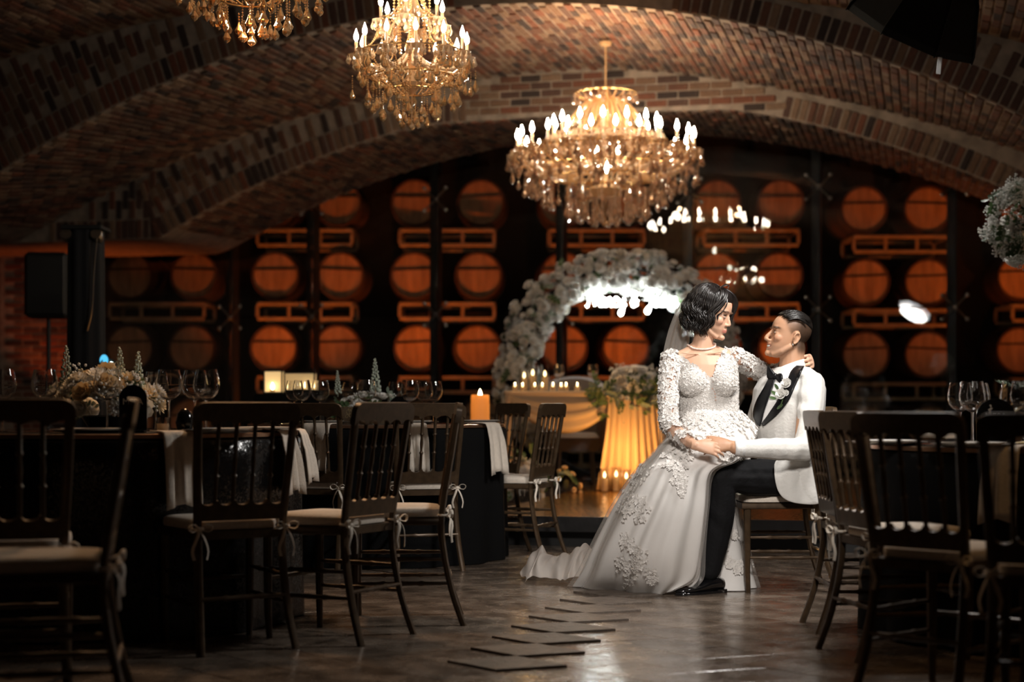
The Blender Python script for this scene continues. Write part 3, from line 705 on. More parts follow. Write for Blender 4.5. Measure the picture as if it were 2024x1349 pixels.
def put(name, me, parent, p, d, k=1.0, roll=None):
    o = bpy.data.objects.new(name, me); COL.objects.link(o); o.parent = parent
    R = frame(d, (.31, .2, 1))@rotz(RNG.uniform(0, 6.28) if roll is None else roll)
    o.matrix_local = Matrix(np.vstack([np.hstack([R*k, np.asarray(p, float)[:, None]]), [0, 0, 0, 1]]).tolist()); return o
def mound(t, rx, ry, rz, n, kinds, zc=0, kmin=.8, kmax=1.3, names=None):      # blooms over a half-ellipsoid
    for i in range(n):
        a = RNG.uniform(0, 2*PI); e = math.asin(RNG.uniform(-.1, 1)); d = np.array([math.cos(a)*math.cos(e)*rx, math.sin(a)*math.cos(e)*ry, math.sin(e)*rz])
        q = nrm(d/np.array([rx, ry, rz])**2); me, nm = RNG.choice(kinds); put(nm, me, t, d*RNG.uniform(.82, 1)+(0, 0, zc), q, RNG.uniform(kmin, kmax))
KC = [(ROSE, 'blossom'), (ROSEW, 'blossom'), (MUM, 'blossom'), (SPR[0], 'flower_spray')]
KG = [(LEAF, 'leafy_sprig'), (SAGE, 'leafy_sprig')]
m_crate = mat('bronze_planter', (.13, .09, .055), .4, metal=.3); m_gold = mat('gold_paint', (.75, .6, .35), .35, metal=.8)
# centrepiece of the left table
x, y, _ = P(212, 0, 6.95)
t = thing('flower_arrangement', 'low cream and white flower centrepiece with three grey green spikes', 'flowers', (x, y, H1))
obj('bowl', MB().lathe([(0, 0), (.07, 0), (.11, .06), (.105, .065), (.066, .006), (0, .006)], 24), m_obsidian, t)
mound(t, .23, .18, .13, 60, [(ROSE, 'blossom'), (ROSEY, 'blossom'), (MUM, 'blossom'), (MUMY, 'blossom'), (SPR[1], 'flower_spray')], .11, 1.0, 1.7)
mound(t, .24, .19, .14, 16, KG, .07, .8, 1.2)
for px, h in ((130, 680), (240, 683), (273, 692), (148, 742)):
    p = P(px, h+95, 6.95)-np.array([x, y, H1]); put('flower_spike', SPK, t, p, (RNG.uniform(-.08, .08), 0, 1), 1.0 if h < 700 else .75)
# planter box of the middle table
x, y, _ = P(728, 0, 9.85)
t = thing('planter_box', 'bronze planter box of pale roses with two grey green spikes', 'flowers', (x, y, H2))
obj('box', MB().box((0, -.09, .05), (.3, .012, .1)).box((0, .09, .05), (.3, .012, .1)).box((-.15, 0, .05), (.012, .192, .1)).box((.15, 0, .05), (.012, .192, .1)).box((0, 0, .006), (.29, .18, .012)), m_crate, t, False)
mb = MB()
for s, c in ((.02, (-.11, .065)), (.016, (-.095, .045)), (.013, (-.12, .04)), (.016, (-.1, .082))):
    mb.tube([(c[0]+s*math.cos(q)*(1-q*.1), -.097, c[1]+s*math.sin(q)*(1-q*.1)) for q in np.linspace(0, 7.5, 26)], .0012, 4)
obj('scroll_ornament', mb, m_gold, t, label='pale gold scrolls painted on the box')
mound(t, .17, .09, .07, 30, KC, .1, .7, 1.2); mound(t, .19, .1, .07, 12, KG, .09, .7, 1.0)
for px, h, k in ((668, 735, .8), (743, 712, 1.15)): put('flower_spike', SPK, t, P(px, h+62*k, 9.85)-np.array([x, y, H2]), (RNG.uniform(-.05, .05), 0, 1), k)
# ------------------------------------------------------------------ the stage
def mosaic():
    m = mat('gold_mosaic', (.6, .35, .13), .14, metal=.85); N = m.node_tree.nodes; L = m.node_tree.links; b = N['Principled BSDF']
    tc = N.new('ShaderNodeTexCoord'); mp = N.new('ShaderNodeMapping'); L.new(tc.outputs['Object'], mp.inputs[0]); mp.inputs['Rotation'].default_value = (0, 0, YAW)
    br = N.new('ShaderNodeTexBrick'); br.inputs['Scale'].default_value = 1; br.inputs['Brick Width'].default_value = .05; br.inputs['Row Height'].default_value = .09; br.inputs['Mortar Size'].default_value = .004
    br.inputs['Color1'].default_value = (.95, .55, .19, 1); br.inputs['Color2'].default_value = (.55, .32, .13, 1); br.inputs['Mortar'].default_value = (.02, .015, .01, 1)
    L.new(mp.outputs[0], br.inputs[0]); L.new(br.outputs[0], b.inputs['Base Color'])
    n = N.new('ShaderNodeTexVoronoi'); n.inputs['Scale'].default_value = 24; L.new(mp.outputs[0], n.inputs['Vector']); bp = N.new('ShaderNodeBump'); bp.inputs['Strength'].default_value = .3; bp.inputs['Distance'].default_value = .01
    L.new(n.outputs['Distance'], bp.inputs['Height']); L.new(bp.outputs[0], b.inputs['Normal']); return m
m_mosaic = mosaic(); ST = .2
m_stageblk = mat('stage_black', (.012, .011, .011), .35, var=(6, .4), bump=(12, .2))
SA0, SA1, SC0, SC1 = -2.76, 2.6, 10.09, 16.2
stg = bpy.data.objects.new('stage', None); COL.objects.link(stg); tag(stg, 'low black stage with a golden mosaic deck behind the couple', 'stage')
c = W((SA0+SA1)/2, (SC0+SC1)/2, 0); stg.location = tuple(c)
obj('deck', MB().box(W((SA0+SA1)/2, (SC0+SC1)/2, ST-.006), (SA1-SA0, SC1-SC0, .012), RR), m_mosaic, stg, False, world=True)
obj('edge_trim', MB().bbox(W((SA0+SA1)/2, SC0-.012, ST-.05), (SA1-SA0+.02, .03, .1), .005, RR), m_stageblk, stg, False, world=True)
obj('fascia', MB().box(W((SA0+SA1)/2, SC0+.12, (ST-.012)/2), (SA1-SA0-.2, .03, ST-.014), RR), m_black, stg, False, world=True)
obj('frame', MB().box(W((SA0+SA1)/2, SC0+3, ST/2-.01), (SA1-SA0-.2, 5, ST-.024), RR), m_black, stg, False, world=True)
# ------------------------------------------------------------------ sweetheart table
m_sheer = mat('gold_chiffon', (.72, .55, .36), .8, translucent=.4, bump=(150, .15)); m_tcloth = mat('beige_cloth', (.6, .47, .33), .85)
DT = 13.5; ZT = HC+(HY-773)*13.5/FPX
tx0, tx1 = P(996, 0, DT)[0], P(1420, 0, DT)[0]
t = thing('sweetheart_table', 'candle lit table on the stage draped with beige chiffon', 'table', ((tx0+tx1)/2, DT+.3, ST))
obj('tabletop', MB().bbox(((tx0+tx1)/2, DT+.33, ZT-.02), (tx1-tx0, .66, .04), .01), m_tcloth, t, world=True)
for x in (tx0+.06, tx1-.06):
    for y in (DT+.06, DT+.6): obj('leg', MB().tube([(x, y, ST), (x, y, ZT-.04)], .02, 8), m_black, t, world=True)
def swag(xa, xb, sag, n=13):
    rows = []
    for j in range(n):
        v = j/(n-1); row = []
        for i in range(49):
            u = i/48; x = xa+(xb-xa)*u; cat = 4*u*(1-u)
            z = ZT-.012-(.03+.05*u)*(v>0)*v*0-sag*cat**.85*v-.02*v-.07*u*v; ruck = .022*math.sin(v*22+1.5*cat)*(.35+cat*.65)
            row.append((x, DT-.012-.05*math.sin(PI*v)*cat-ruck-.02*v, z))
        rows.append(row)
    return rows
def cloth(name, rows, parent, th=.004):
    mb = MB().grid(rows); mb.xf(t=-np.array(parent.location)); o = link(name, mb.mesh(name, m_sheer), parent); md = o.modifiers.new('thickness', 'SOLIDIFY'); md.thickness = th; return o
cloth('swag_drape', swag(P(1003, 0, DT)[0], P(1212, 0, DT)[0], .285), t)
def curtain(pxa, pxb, flare_l, flare_r, y, z1, z0, folds, amp):
    rows = []
    for j in range(15):
        v = j/14; row = []
        for i in range(121):
            u = i/120; xa = P(pxa, 0, y)[0]-flare_l*v**1.6; xb = P(pxb, 0, y)[0]+flare_r*v**1.6
            row.append((xa+(xb-xa)*u+.008*math.sin(u*folds*6.28*2+v*2), y-.03-(amp*(.5+.5*v))*math.sin(u*folds*6.28+.8*math.sin(u*9))-.02*v, z1+(z0-z1)*v))
        rows.append(row)
    return rows
cloth('drape_panel', curtain(1200, 1312, .10, .14, DT-.03, ZT-.03, ST+.006, 9, .03), t)
cloth('drape_tail', curtain(998, 1010, .015, .01, DT-.02, ZT-.01, ST+.05, 2, .015), t)
# candles
m_cyl = mat('candle_cylinder_glass', (1, .98, .95), .02, trans=1, ior=1.25)
def cyl_candle(px, d, z, h, label, group, fl=.55, r=.04):
    t = thing('pillar_candle', label, 'candle', (*P(px, 0, d)[:2], z), 0, group)
    obj('cylinder', MB().lathe([(0, 0), (r, 0), (r, h), (r-.003, h), (r-.003, .004), (0, .004)], 20), m_cyl, t)
    obj('wax', MB().lathe([(0, .005), (r*.68, .005), (r*.68, h*fl), (0, h*fl-.004)], 16), m_wax, t)
    obj('flame', MB().lathe([(0, h*fl), (.009, h*fl+.01), (.0115, h*fl+.022), (.006, h*fl+.042), (0, h*fl+.055)], 10), m_flame, t)
for px, h, lab in ((1036, .2, 'left glass cylinder candle on the draped table'), (1053, .24, 'tallest middle glass cylinder candle on the draped table'), (1077, .225, 'right glass cylinder candle on the draped table')):
    cyl_candle(px, DT+.3, ZT, h, lab, 'glass cylinder candles on the draped table')
NTH = ['first', 'second', 'third', 'fourth', 'fifth', 'sixth', 'seventh', 'eighth']
for k, px in enumerate((1018, 1033, 1057, 1072, 1093, 1109, 1119, 1141)):
    x, y, _ = P(px, 0, DT+.08+.03*(k % 2)); votive((x, y, ZT), '%s tealight from the left along the draped table edge' % NTH[k], 'tealights on the draped table edge')
lamp('candle_glow', 'POINT', (P(1055, 0, DT+.2)[0], DT+.16, ZT+.33), 3, (1, .55, .2), size=.05)
for k, (px, h) in enumerate(((1195, .19), (1218, .2), (1238, .18), (1268, .22))):
    cyl_candle(px, DT-.3+.05*(k % 2), ST, h, '%s floor candle from the left before the glowing drape' % NTH[k], 'floor candles before the chiffon drape', .6)
lamp('candle_glow', 'POINT', (P(1230, 0, DT)[0], DT-.4, ST+.32), 18, (1, .47, .12), size=.05)
glass_lab = ('left wine glass on the draped table', 'right wine glass on the draped table')
for k, px in enumerate((1105, 1172)): glass(px, DT+.36, ZT, glass_lab[k], 'wine glasses on the draped table', .9)
# garland of flowers at the right end of the table
x, y, z = P(1252, 0, DT+.05)[0], DT+.05, ZT
t = thing('flower_garland', 'white blooms and trailing greenery over the draped table behind the bride', 'flowers', (x, y, z))
mound(t, .2, .12, .17, 40, [(ROSEW, 'blossom'), (MUM, 'blossom'), (ROSE, 'blossom'), (SPR[2], 'flower_spray')], .03, 1, 1.8)
for i in range(70):
    u = RNG.uniform(-1, 1); p = (u*.3-.02, -.1-RNG.uniform(0, .05), .05-abs(RNG.gauss(0, .09))*(1.4 if u < .3 else .8)); put('leafy_sprig', RNG.choice((LEAF, LEAF, SAGE)), t, p, (RNG.uniform(-.6, .6), -1, RNG.uniform(-.8, .3)), RNG.uniform(.6, 1.1))
for i in range(14): put('blossom', RNG.choice((ROSEY, ROSEW)), t, (RNG.uniform(-.24, .22), -.13, RNG.uniform(-.08, .06)), (RNG.uniform(-.3, .3), -1, .2), RNG.uniform(.6, .9))
# flowers on the stage floor
t = thing('flower_arrangement', 'white flower mound on the stage floor behind the side view chair', 'flowers', (P(1030, 0, 13.0)[0], 13.0, ST))
mound(t, .17, .14, .26, 42, [(ROSEW, 'blossom'), (MUM, 'blossom'), (SPR[0], 'flower_spray')], 0, 1.1, 1.8); mound(t, .2, .15, .32, 22, KG, 0, .9, 1.3)
t = thing('flower_arrangement', 'small yellowish sprigs on the stage floor right of the white mound', 'flowers', (P(1115, 0, 13.1)[0], 13.1, ST))
mound(t, .14, .1, .2, 20, [(ROSEY, 'blossom'), (SAGE, 'leafy_sprig'), (LEAF, 'leafy_sprig')], 0, .6, .9)
# two upholstered chairs behind the table
m_velvet = mat('grey_velvet', (.2, .18, .175), .75, sheen=.4)
def tub(px, d, label):
    t = thing('upholstered_chair', label, 'chair', (*P(px, 0, d)[:2], ST), 0, 'grey upholstered chairs behind the draped table')
    rows = []
    for ph in np.linspace(-2.2, 2.2, 25):
        f = abs(ph)/2.2; h = .97-.3*f**2.2; r = .27; c, s = math.sin(ph), math.cos(ph)
        rows.append([(c*r, s*r, .3), (c*(r+.02), s*(r+.02), h*.7), (c*(r+.035), s*(r+.035), h-.03), (c*(r+.01), s*(r+.01), h), (c*(r-.04), s*(r-.04), h-.02), (c*(r-.06), s*(r-.06), h*.7), (c*(r-.06), s*(r-.06), .3)])
    obj('backrest', MB().loft(rows), m_velvet, t); obj('seat', MB().lathe([(0, .3), (.24, .3), (.26, .34), (.26, .42), (.22, .46), (0, .47)], 24), m_velvet, t)
    for a in (.8, 2.3, 3.9, 5.5): obj('leg', MB().tube([(.2*math.cos(a), .2*math.sin(a), .31), (.23*math.cos(a), .23*math.sin(a), 0)], .014, 8), m_steel, t)
tub(1138, 14.5, 'grey upholstered chair with curved back behind the tealights'); tub(1274, 14.55, 'grey upholstered chair half hidden by the white garland')
# ------------------------------------------------------------------ round flower arch with a neon sign
DA = 15.2; ac = P(1226, 738, DA); RA = .93
t = thing('flower_arch', 'round white flower arch standing behind the draped table', 'flower arch', (ac[0], DA, ST))
cz = ac[2]-ST; RA = cz-.02
obj('ring', MB().tube([(RA*math.cos(q), 0, cz+RA*math.sin(q)) for q in np.linspace(0, 2*PI, 73)], .018, 8, False), m_black, t)
obj('base_plate', MB().bbox((0, 0, .01), (.7, .4, .02), .005), m_black, t)
mbs = MB(); rr = MB().join(rose()); sp = spray(.05, 12, 9)
stf = MB(); rw, mw = rose(), mum()
for i in range(1500):
    q = RNG.uniform(-.6, PI+.66); a = RNG.uniform(0, 2*PI); rr_ = .175*math.sqrt(RNG.uniform(.3, 1)); e = np.array([math.cos(a)*rr_*1.05, math.sin(a)*rr_])
    rad = np.array([math.cos(q), 0, math.sin(q)]); p = rad*(RA-.015+e[0])+np.array([0, e[1], cz]); d = rad*e[0]+np.array([0, e[1]-.06, .02])
    if i < 296: put('blossom', RNG.choice((ROSEW, ROSEW, MUM, ROSE)), t, p+nrm(d)*.015, d, RNG.uniform(1.0, 1.9))
    elif i < 480: put('flower_spray', RNG.choice(SPR), t, p, d, RNG.uniform(.8, 1.5))
    elif i < 600: put('leafy_sprig', RNG.choice((SAGE, SAGE, LEAF)), t, p, d, RNG.uniform(.7, 1.1))
    elif i < 1400: stf.join((rw, mw)[i % 2], frame(d, (.31, .2, 1)), p*1.0-nrm(d)*.01, RNG.uniform(.9, 1.5))
obj('blossoms', stf, m_petal_w, t, True, 'stuff', ang=0)
m_neon = mat('neon_tube', (1, 1, 1), .4, emit=(.92, 1, .97), es=55)
GLY = {'N': (1.55, [(-.1, .1), (.1, 0), (.35, 1), (.5, 1.8), (.75, 1), (1.05, .1), (1.2, 1), (1.4, 1.9), (1.6, 1.8)]),
 'a': (1.0, [(.75, .85), (.4, 1), (.1, .6), (.15, .1), (.5, .1), (.75, .5), (.8, .95), (.78, .3), (.9, 0), (1.05, .2)]),
 'n': (.85, [(0, .9), (.1, .5), (.1, 0), (.15, .5), (.4, .95), (.6, .8), (.6, .2), (.7, 0), (.88, .15)]),
 'c': (.75, [(.7, .8), (.45, 1), (.15, .7), (.15, .25), (.45, 0), (.78, .2)]),
 'y': (1.15, [(0, .9), (.1, .3), (.35, .05), (.65, .4), (.75, .95), (.7, .2), (.6, -.7), (.3, -1), (.1, -.7), (.5, -.2), (1, .2)]),
 '&': (1.35, [(.9, .1), (.4, .9), (.3, 1.4), (.55, 1.6), (.75, 1.3), (.4, .8), (.1, .4), (.3, 0), (.65, .1), (.95, .7)]),
 'J': (1.1, [(.1, 1.5), (.5, 1.8), (1.1, 1.75), (.9, 1), (.75, -.3), (.45, -.8), (.15, -.5), (.6, 0), (1.05, .2)]),
 'e': (.8, [(.1, .4), (.55, .55), (.6, .85), (.35, 1), (.1, .6), (.2, .1), (.5, 0), (.82, .25)]),
 's': (.78, [(0, .1), (.3, .7), (.4, 1), (.55, .5), (.45, .05), (.15, .1), (.6, .05), (.78, .2)]),
 'u': (.95, [(0, .9), (.05, .3), (.25, 0), (.55, .3), (.65, .9), (.65, .2), (.8, 0), (.95, .15)])}
DN = DA-.16; o0 = P(1160, 606, DN); ux = (P(1330, 0, DN)[0]-o0[0])/11.3; uz = .082
t = thing('neon_sign', 'white neon script sign glowing under the top of the flower arch', 'sign', tuple(o0))
x = 0
for ch in 'Nancy & Jesus':
    if ch == ' ': x += .45; continue
    wd, pt = GLY[ch]; q = catmull(pt, 40); obj('letter', MB().tube([((x+a)*ux, 0, b*uz) for a, b in q], .0085, 6), m_neon, t, ang=0); x += wd
for k in (1.2, 9.8): obj('wire', MB().tube([(k*ux, .02, .05), (k*ux, .05, .35)], .003, 5), m_steel, t)
obj('rail', MB().tube([(0, .02, .06), (11*ux, .02, .06)], .004, 5), m_steel, t)
# ------------------------------------------------------------------ lanterns, pillar candle, speaker, draped column
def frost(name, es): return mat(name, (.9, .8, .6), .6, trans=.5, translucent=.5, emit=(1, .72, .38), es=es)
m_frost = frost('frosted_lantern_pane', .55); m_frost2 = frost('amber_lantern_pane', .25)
x, y, _ = P(574, 0, 13.0)
t = thing('side_table', 'tall table under black cloth behind the middle table, carrying lanterns', 'table', (x, y, 0))
obj('cloth', MB().loft([[(sx*k, sy*k*.8, z) for sx, sy in ((-1, -1), (-.3, -1.02), (.4, -1), (1, -1), (1, 1), (-1, 1))] for z, k in ((0.004, .3), (.98, .26), (1.0, .255))]), m_blackcloth, t, False)
def lantern(px, d, wpx, hpx, ybot, label, mp, flames):
    s = FPX/d; wd, h = wpx/s, hpx/s; t = thing('lantern', label, 'lantern', tuple(P(px, ybot, d)), 0)
    for sx in (-1, 1):
        for sy in (-1, 1): obj('post', MB().box((sx*(wd/2-.006), sy*(.07), h/2), (.012, .012, h)), m_black, t, False)
    for z in (.006, h-.006): obj('plate', MB().bbox((0, 0, z), (wd, .152, .012), .003), m_black, t, False)
    for sy in (-1, 1): obj('pane', MB().box((0, sy*.068, h/2), (wd-.024, .004, h-.024)), mp, t, False)
    for sx in (-1, 1): obj('pane', MB().box((sx*(wd/2-.008), 0, h/2), (.004, .128, h-.024)), mp, t, False)
    for fx in flames:
        obj('candle', MB().lathe([(0, .013), (.022, .013), (.022, .03), (0, .03)], 12, (fx, -.095, 0)), m_wax, t); obj('flame', MB().lathe([(0, .03), (.01, .04), (.012, .055), (0, .085)], 10, (fx, -.095, 0)), m_flame, t)
lantern(542, 13.0, 38, 46, 776, 'square lantern with a pale frosted glowing pane, left of two', m_frost, [0])
lantern(594, 13.0, 62, 42, 778, 'wide amber glowing lantern with little flames, right of two', m_frost2, [.06])
for q in list(bpy.data.objects):
    if q.name.startswith('lantern'): q.location.z = 1.002
t = thing('pillar_candle', 'thick tall pillar candle glowing orange left of the draped table', 'candle', (*P(949, 0, 12.6)[:2], ST))
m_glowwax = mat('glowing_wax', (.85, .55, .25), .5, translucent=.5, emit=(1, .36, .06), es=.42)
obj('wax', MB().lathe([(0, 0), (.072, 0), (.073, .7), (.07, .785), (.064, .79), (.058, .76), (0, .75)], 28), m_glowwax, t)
obj('flame', MB().lathe([(0, .75), (.012, .765), (.016, .785), (.008, .815), (0, .835)], 10), m_flame, t)
x, y, _ = P(96, 0, 14.0)
m_speaker = mat('black_speaker', (.01, .01, .01), .6, bump=(300, .2))
t = thing('loudspeaker', 'black loudspeaker on a pole before the orange brick pier', 'speaker', (x, y, 1.66), .12)
obj('cabinet', MB().bbox((0, 0, .28), (.36, .34, .56), .03), m_speaker, t); obj('grille', MB().bbox((0, -.176, .28), (.31, .015, .5), .006), m_black, t)
t = thing('speaker_stand', 'thin black tripod stand carrying the loudspeaker', 'stand', (x, y, 0))
obj('pole', MB().tube([(0, 0, .1), (0, 0, 1.66)], .018, 10), m_black, t)
for k in range(3):
    a = k*2.1+.3; obj('leg', MB().tube([(0, 0, .75), (.5*math.cos(a), .5*math.sin(a), .01)], .012, 8), m_black, t)
x, y, _ = P(170, 0, 12.0)
t = thing('draped_column', 'tall black draped lighting column at the left beside the loudspeaker', 'column', (x, y, 0))
m_drape = mat('black_drape', (.006, .006, .007), .85)
obj('drape', MB().loft([[((.13+.008*math.sin(q*9)*(1-z/4))*math.cos(q)*(1+.12*(2.2-z)/2.2), (.13+.008*math.sin(q*9))*math.sin(q), z) for q in np.linspace(0, 2*PI, 60, endpoint=False)] for z in (.004, .6, 1.2, 1.8, 2.2)]), m_drape, t)
obj('top_plate', MB().bbox((0, 0, 2.215), (.3, .3, .03), .005), m_black, t)
for s in (-1, 1):
    obj('lamp_head', MB().lathe([(0, -.05), (.035, -.05), (.045, .04), (.04, .05), (0, .05)], 14, (s*.11, -.1, 2.15), rotx(1.2)), m_steel, t)
obj('cable', MB().tube(catmull([(.12, -.15, 2.15), (.1, -.16, 1.9), (.085, -.165, 1.6), (.05, -.16, 1.45)], 12), .006, 6), m_steel, t)
m_blue = mat('blue_lens', (.02, .1, .2), .2, emit=(.1, .55, .9), es=1.2); m_cyan = mat('white_led', (1, 1, 1), .3, emit=(.6, 1, .95), es=30)
t = thing('stage_light', 'small stage light with a blue lens behind the cream flowers', 'lamp', tuple(P(211, 722, 11.6)))
obj('body', MB().lathe([(0, 0), (.05, 0), (.05, .1), (0, .1)], 16, (0, 0, 0), rotx(-PI/2)), m_black, t)
obj('lens', MB().lathe([(0, -.004), (.035, -.004), (.04, 0)], 16, (-.02, 0, .035), rotx(-PI/2)@roty(.5)), m_blue, t); obj('led', MB().ell((.035, -.01, .012), .009), m_cyan, t)
obj('stand', MB().tube([(0, .05, 0), (0, .05, -P(211, 722, 11.6)[2])], .014, 8), m_black, t)
# ------------------------------------------------------------------ softbox over the right table
m_sbcloth = mat('softbox_cloth', (.012, .012, .012), .55); m_diff = mat('softbox_diffuser', (.9, .9, .9), .8, emit=(1, .97, .93), es=9)
ax = nrm(np.array(SB_AIM)-SB); F_ = frame(ax)
t = thing('softbox', 'black octagonal softbox hanging at the upper right', 'softbox', SB); cc = np.array([0, 0, 0.])
oct_ = lambda r, z: [F_@np.array([r*math.cos(q), r*math.sin(q), z]) for q in np.linspace(0, 2*PI, 8, endpoint=False)+PI/8]
obj('shell', MB().loft([oct_(.31, 0), oct_(.305, -.03), oct_(.22, -.22), oct_(.1, -.38), oct_(.06, -.42)], False), m_sbcloth, t, False)
obj('diffuser', MB().add(oct_(.295, -.012), [tuple(range(8))]), m_diff, t, False)
for q in np.linspace(0, 2*PI, 8, endpoint=False)+PI/8:
    obj('rib', MB().tube([F_@np.array([r*math.cos(q), r*math.sin(q), z]) for r, z in ((.314, .004), (.309, -.03), (.224, -.22), (.104, -.38))], .004, 5), m_steel if False else m_black, t)
obj('flash_head', MB().lathe([(0, -.42), (.06, -.42), (.065, -.62), (0, -.62)], 16, (0, 0, 0), F_), m_black, t)
e = F_@np.array([0, 0, -.52]); obj('boom', MB().tube([e, e+np.array([.12, -.05, -.12]), (2.1, -.2, -1.75)], .016, 8), m_black, t)
obj('light_stand', MB().tube([(2.1, -.2, -1.7), (2.1, -.2, -SB[2])], .018, 8), m_black, t)
low = min(oct_(.315, .0), key=lambda v: v[2]); obj('strap', MB().box(low+np.array([.02, 0, -.035]), (.018, .003, .07), roty(.1)), mat('white_strap', (.8, .8, .8), .6, translucent=.4), t, False)
# ------------------------------------------------------------------ tall bouquet at the right edge
bx, by, _ = P(2052, 0, 6.35)
t = thing('tall_bouquet', 'tall white bouquet with green sprigs at the right edge', 'flowers', (bx, by, H3)); bz = HC+(HY-440)*6.35/FPX-H3
obj('stand', MB().lathe([(0, 0), (.09, 0), (.09, .008), (.008, .02), (.007, bz-.12), (.05, bz-.08), (.06, bz-.04), (0, bz-.04)], 20), m_gold, t)
for i in range(330):
    d = nrm(NR.normal(size=3)); d[2] *= .9; p = d*np.array([.19, .17, .185])*RNG.uniform(.75, 1.0)+np.array([0, 0, bz]); q = nrm(d+np.array([0, 0, -.1]))
    if i < 46: put('blossom', RNG.choice((ROSEW, MUM, ROSEW)), t, p, q, RNG.uniform(.7, 1.1))
    elif i < 250: put('flower_spray', RNG.choice(SPR), t, p, q, RNG.uniform(.5, .95))
    else: put('leafy_sprig', LEAF, t, p*1.0, q+NR.normal(size=3)*.4, RNG.uniform(.4, .75))
t = thing('glass_vase', 'clear square glass vase with small greens at the right edge', 'vase', (*P(2008, 0, 6.62)[:2], H3))
wv, hv = .105, .255
obj('walls', MB().box((-wv/2, 0, hv/2), (.004, wv, hv)).box((wv/2, 0, hv/2), (.004, wv, hv)).box((0, -wv/2, hv/2), (wv-.004, .004, hv)).box((0, wv/2, hv/2), (wv-.004, .004, hv)).box((0, 0, .004), (wv, wv, .008)), m_votive, t, False)
for k in range(8): put('leafy_sprig', SAGE, t, (RNG.uniform(-.03, .03), RNG.uniform(-.03, .03), hv-.03), (RNG.uniform(-.3, .3), RNG.uniform(-.3, .3), 1), .6)
# ------------------------------------------------------------------ crystal chandeliers
def crystal(name, col, tr, rough):
    m = mat(name, col, rough, trans=tr, ior=1.55, spec=.8); return m
m_cryst = crystal('amber_crystal', (1, .62, .28), .72, .04); m_bead = crystal('amber_bead', (1, .6, .27), .5, .08); m_arm = crystal('gold_glass_arm', (.95, .7, .45), .5, .06)
m_clear = crystal('smoky_crystal', (.74, .5, .34), .72, .05)
m_bulb = mat('candle_bulb', (1, .9, .75), .3, emit=(1, .86, .66), es=130); m_column = crystal('amber_column', (.75, .5, .28), .55, .1); m_brass = mat('brass', (.8, .5, .2), .25, metal=.9)
def facet(h, w, n=8):                                      # a cut drop hanging from its top, point down
    return MB().lathe([(.0005, 0), (w*.3, -h*.12), (w*.42, -h*.3), (w, -h*.66), (w*.75, -h*.84), (.0006, -h)], n)
def strand(nb, b, h, w):                                   # a string of beads ending in a drop
    mb = MB(); z = 0
    for i in range(nb): mb.lathe([(.0003, z), (b, z-b), (.0003, z-2*b)], 6); z -= 2*b+.001
    return mb.join(facet(h, w), None, (0, 0, z-.002))
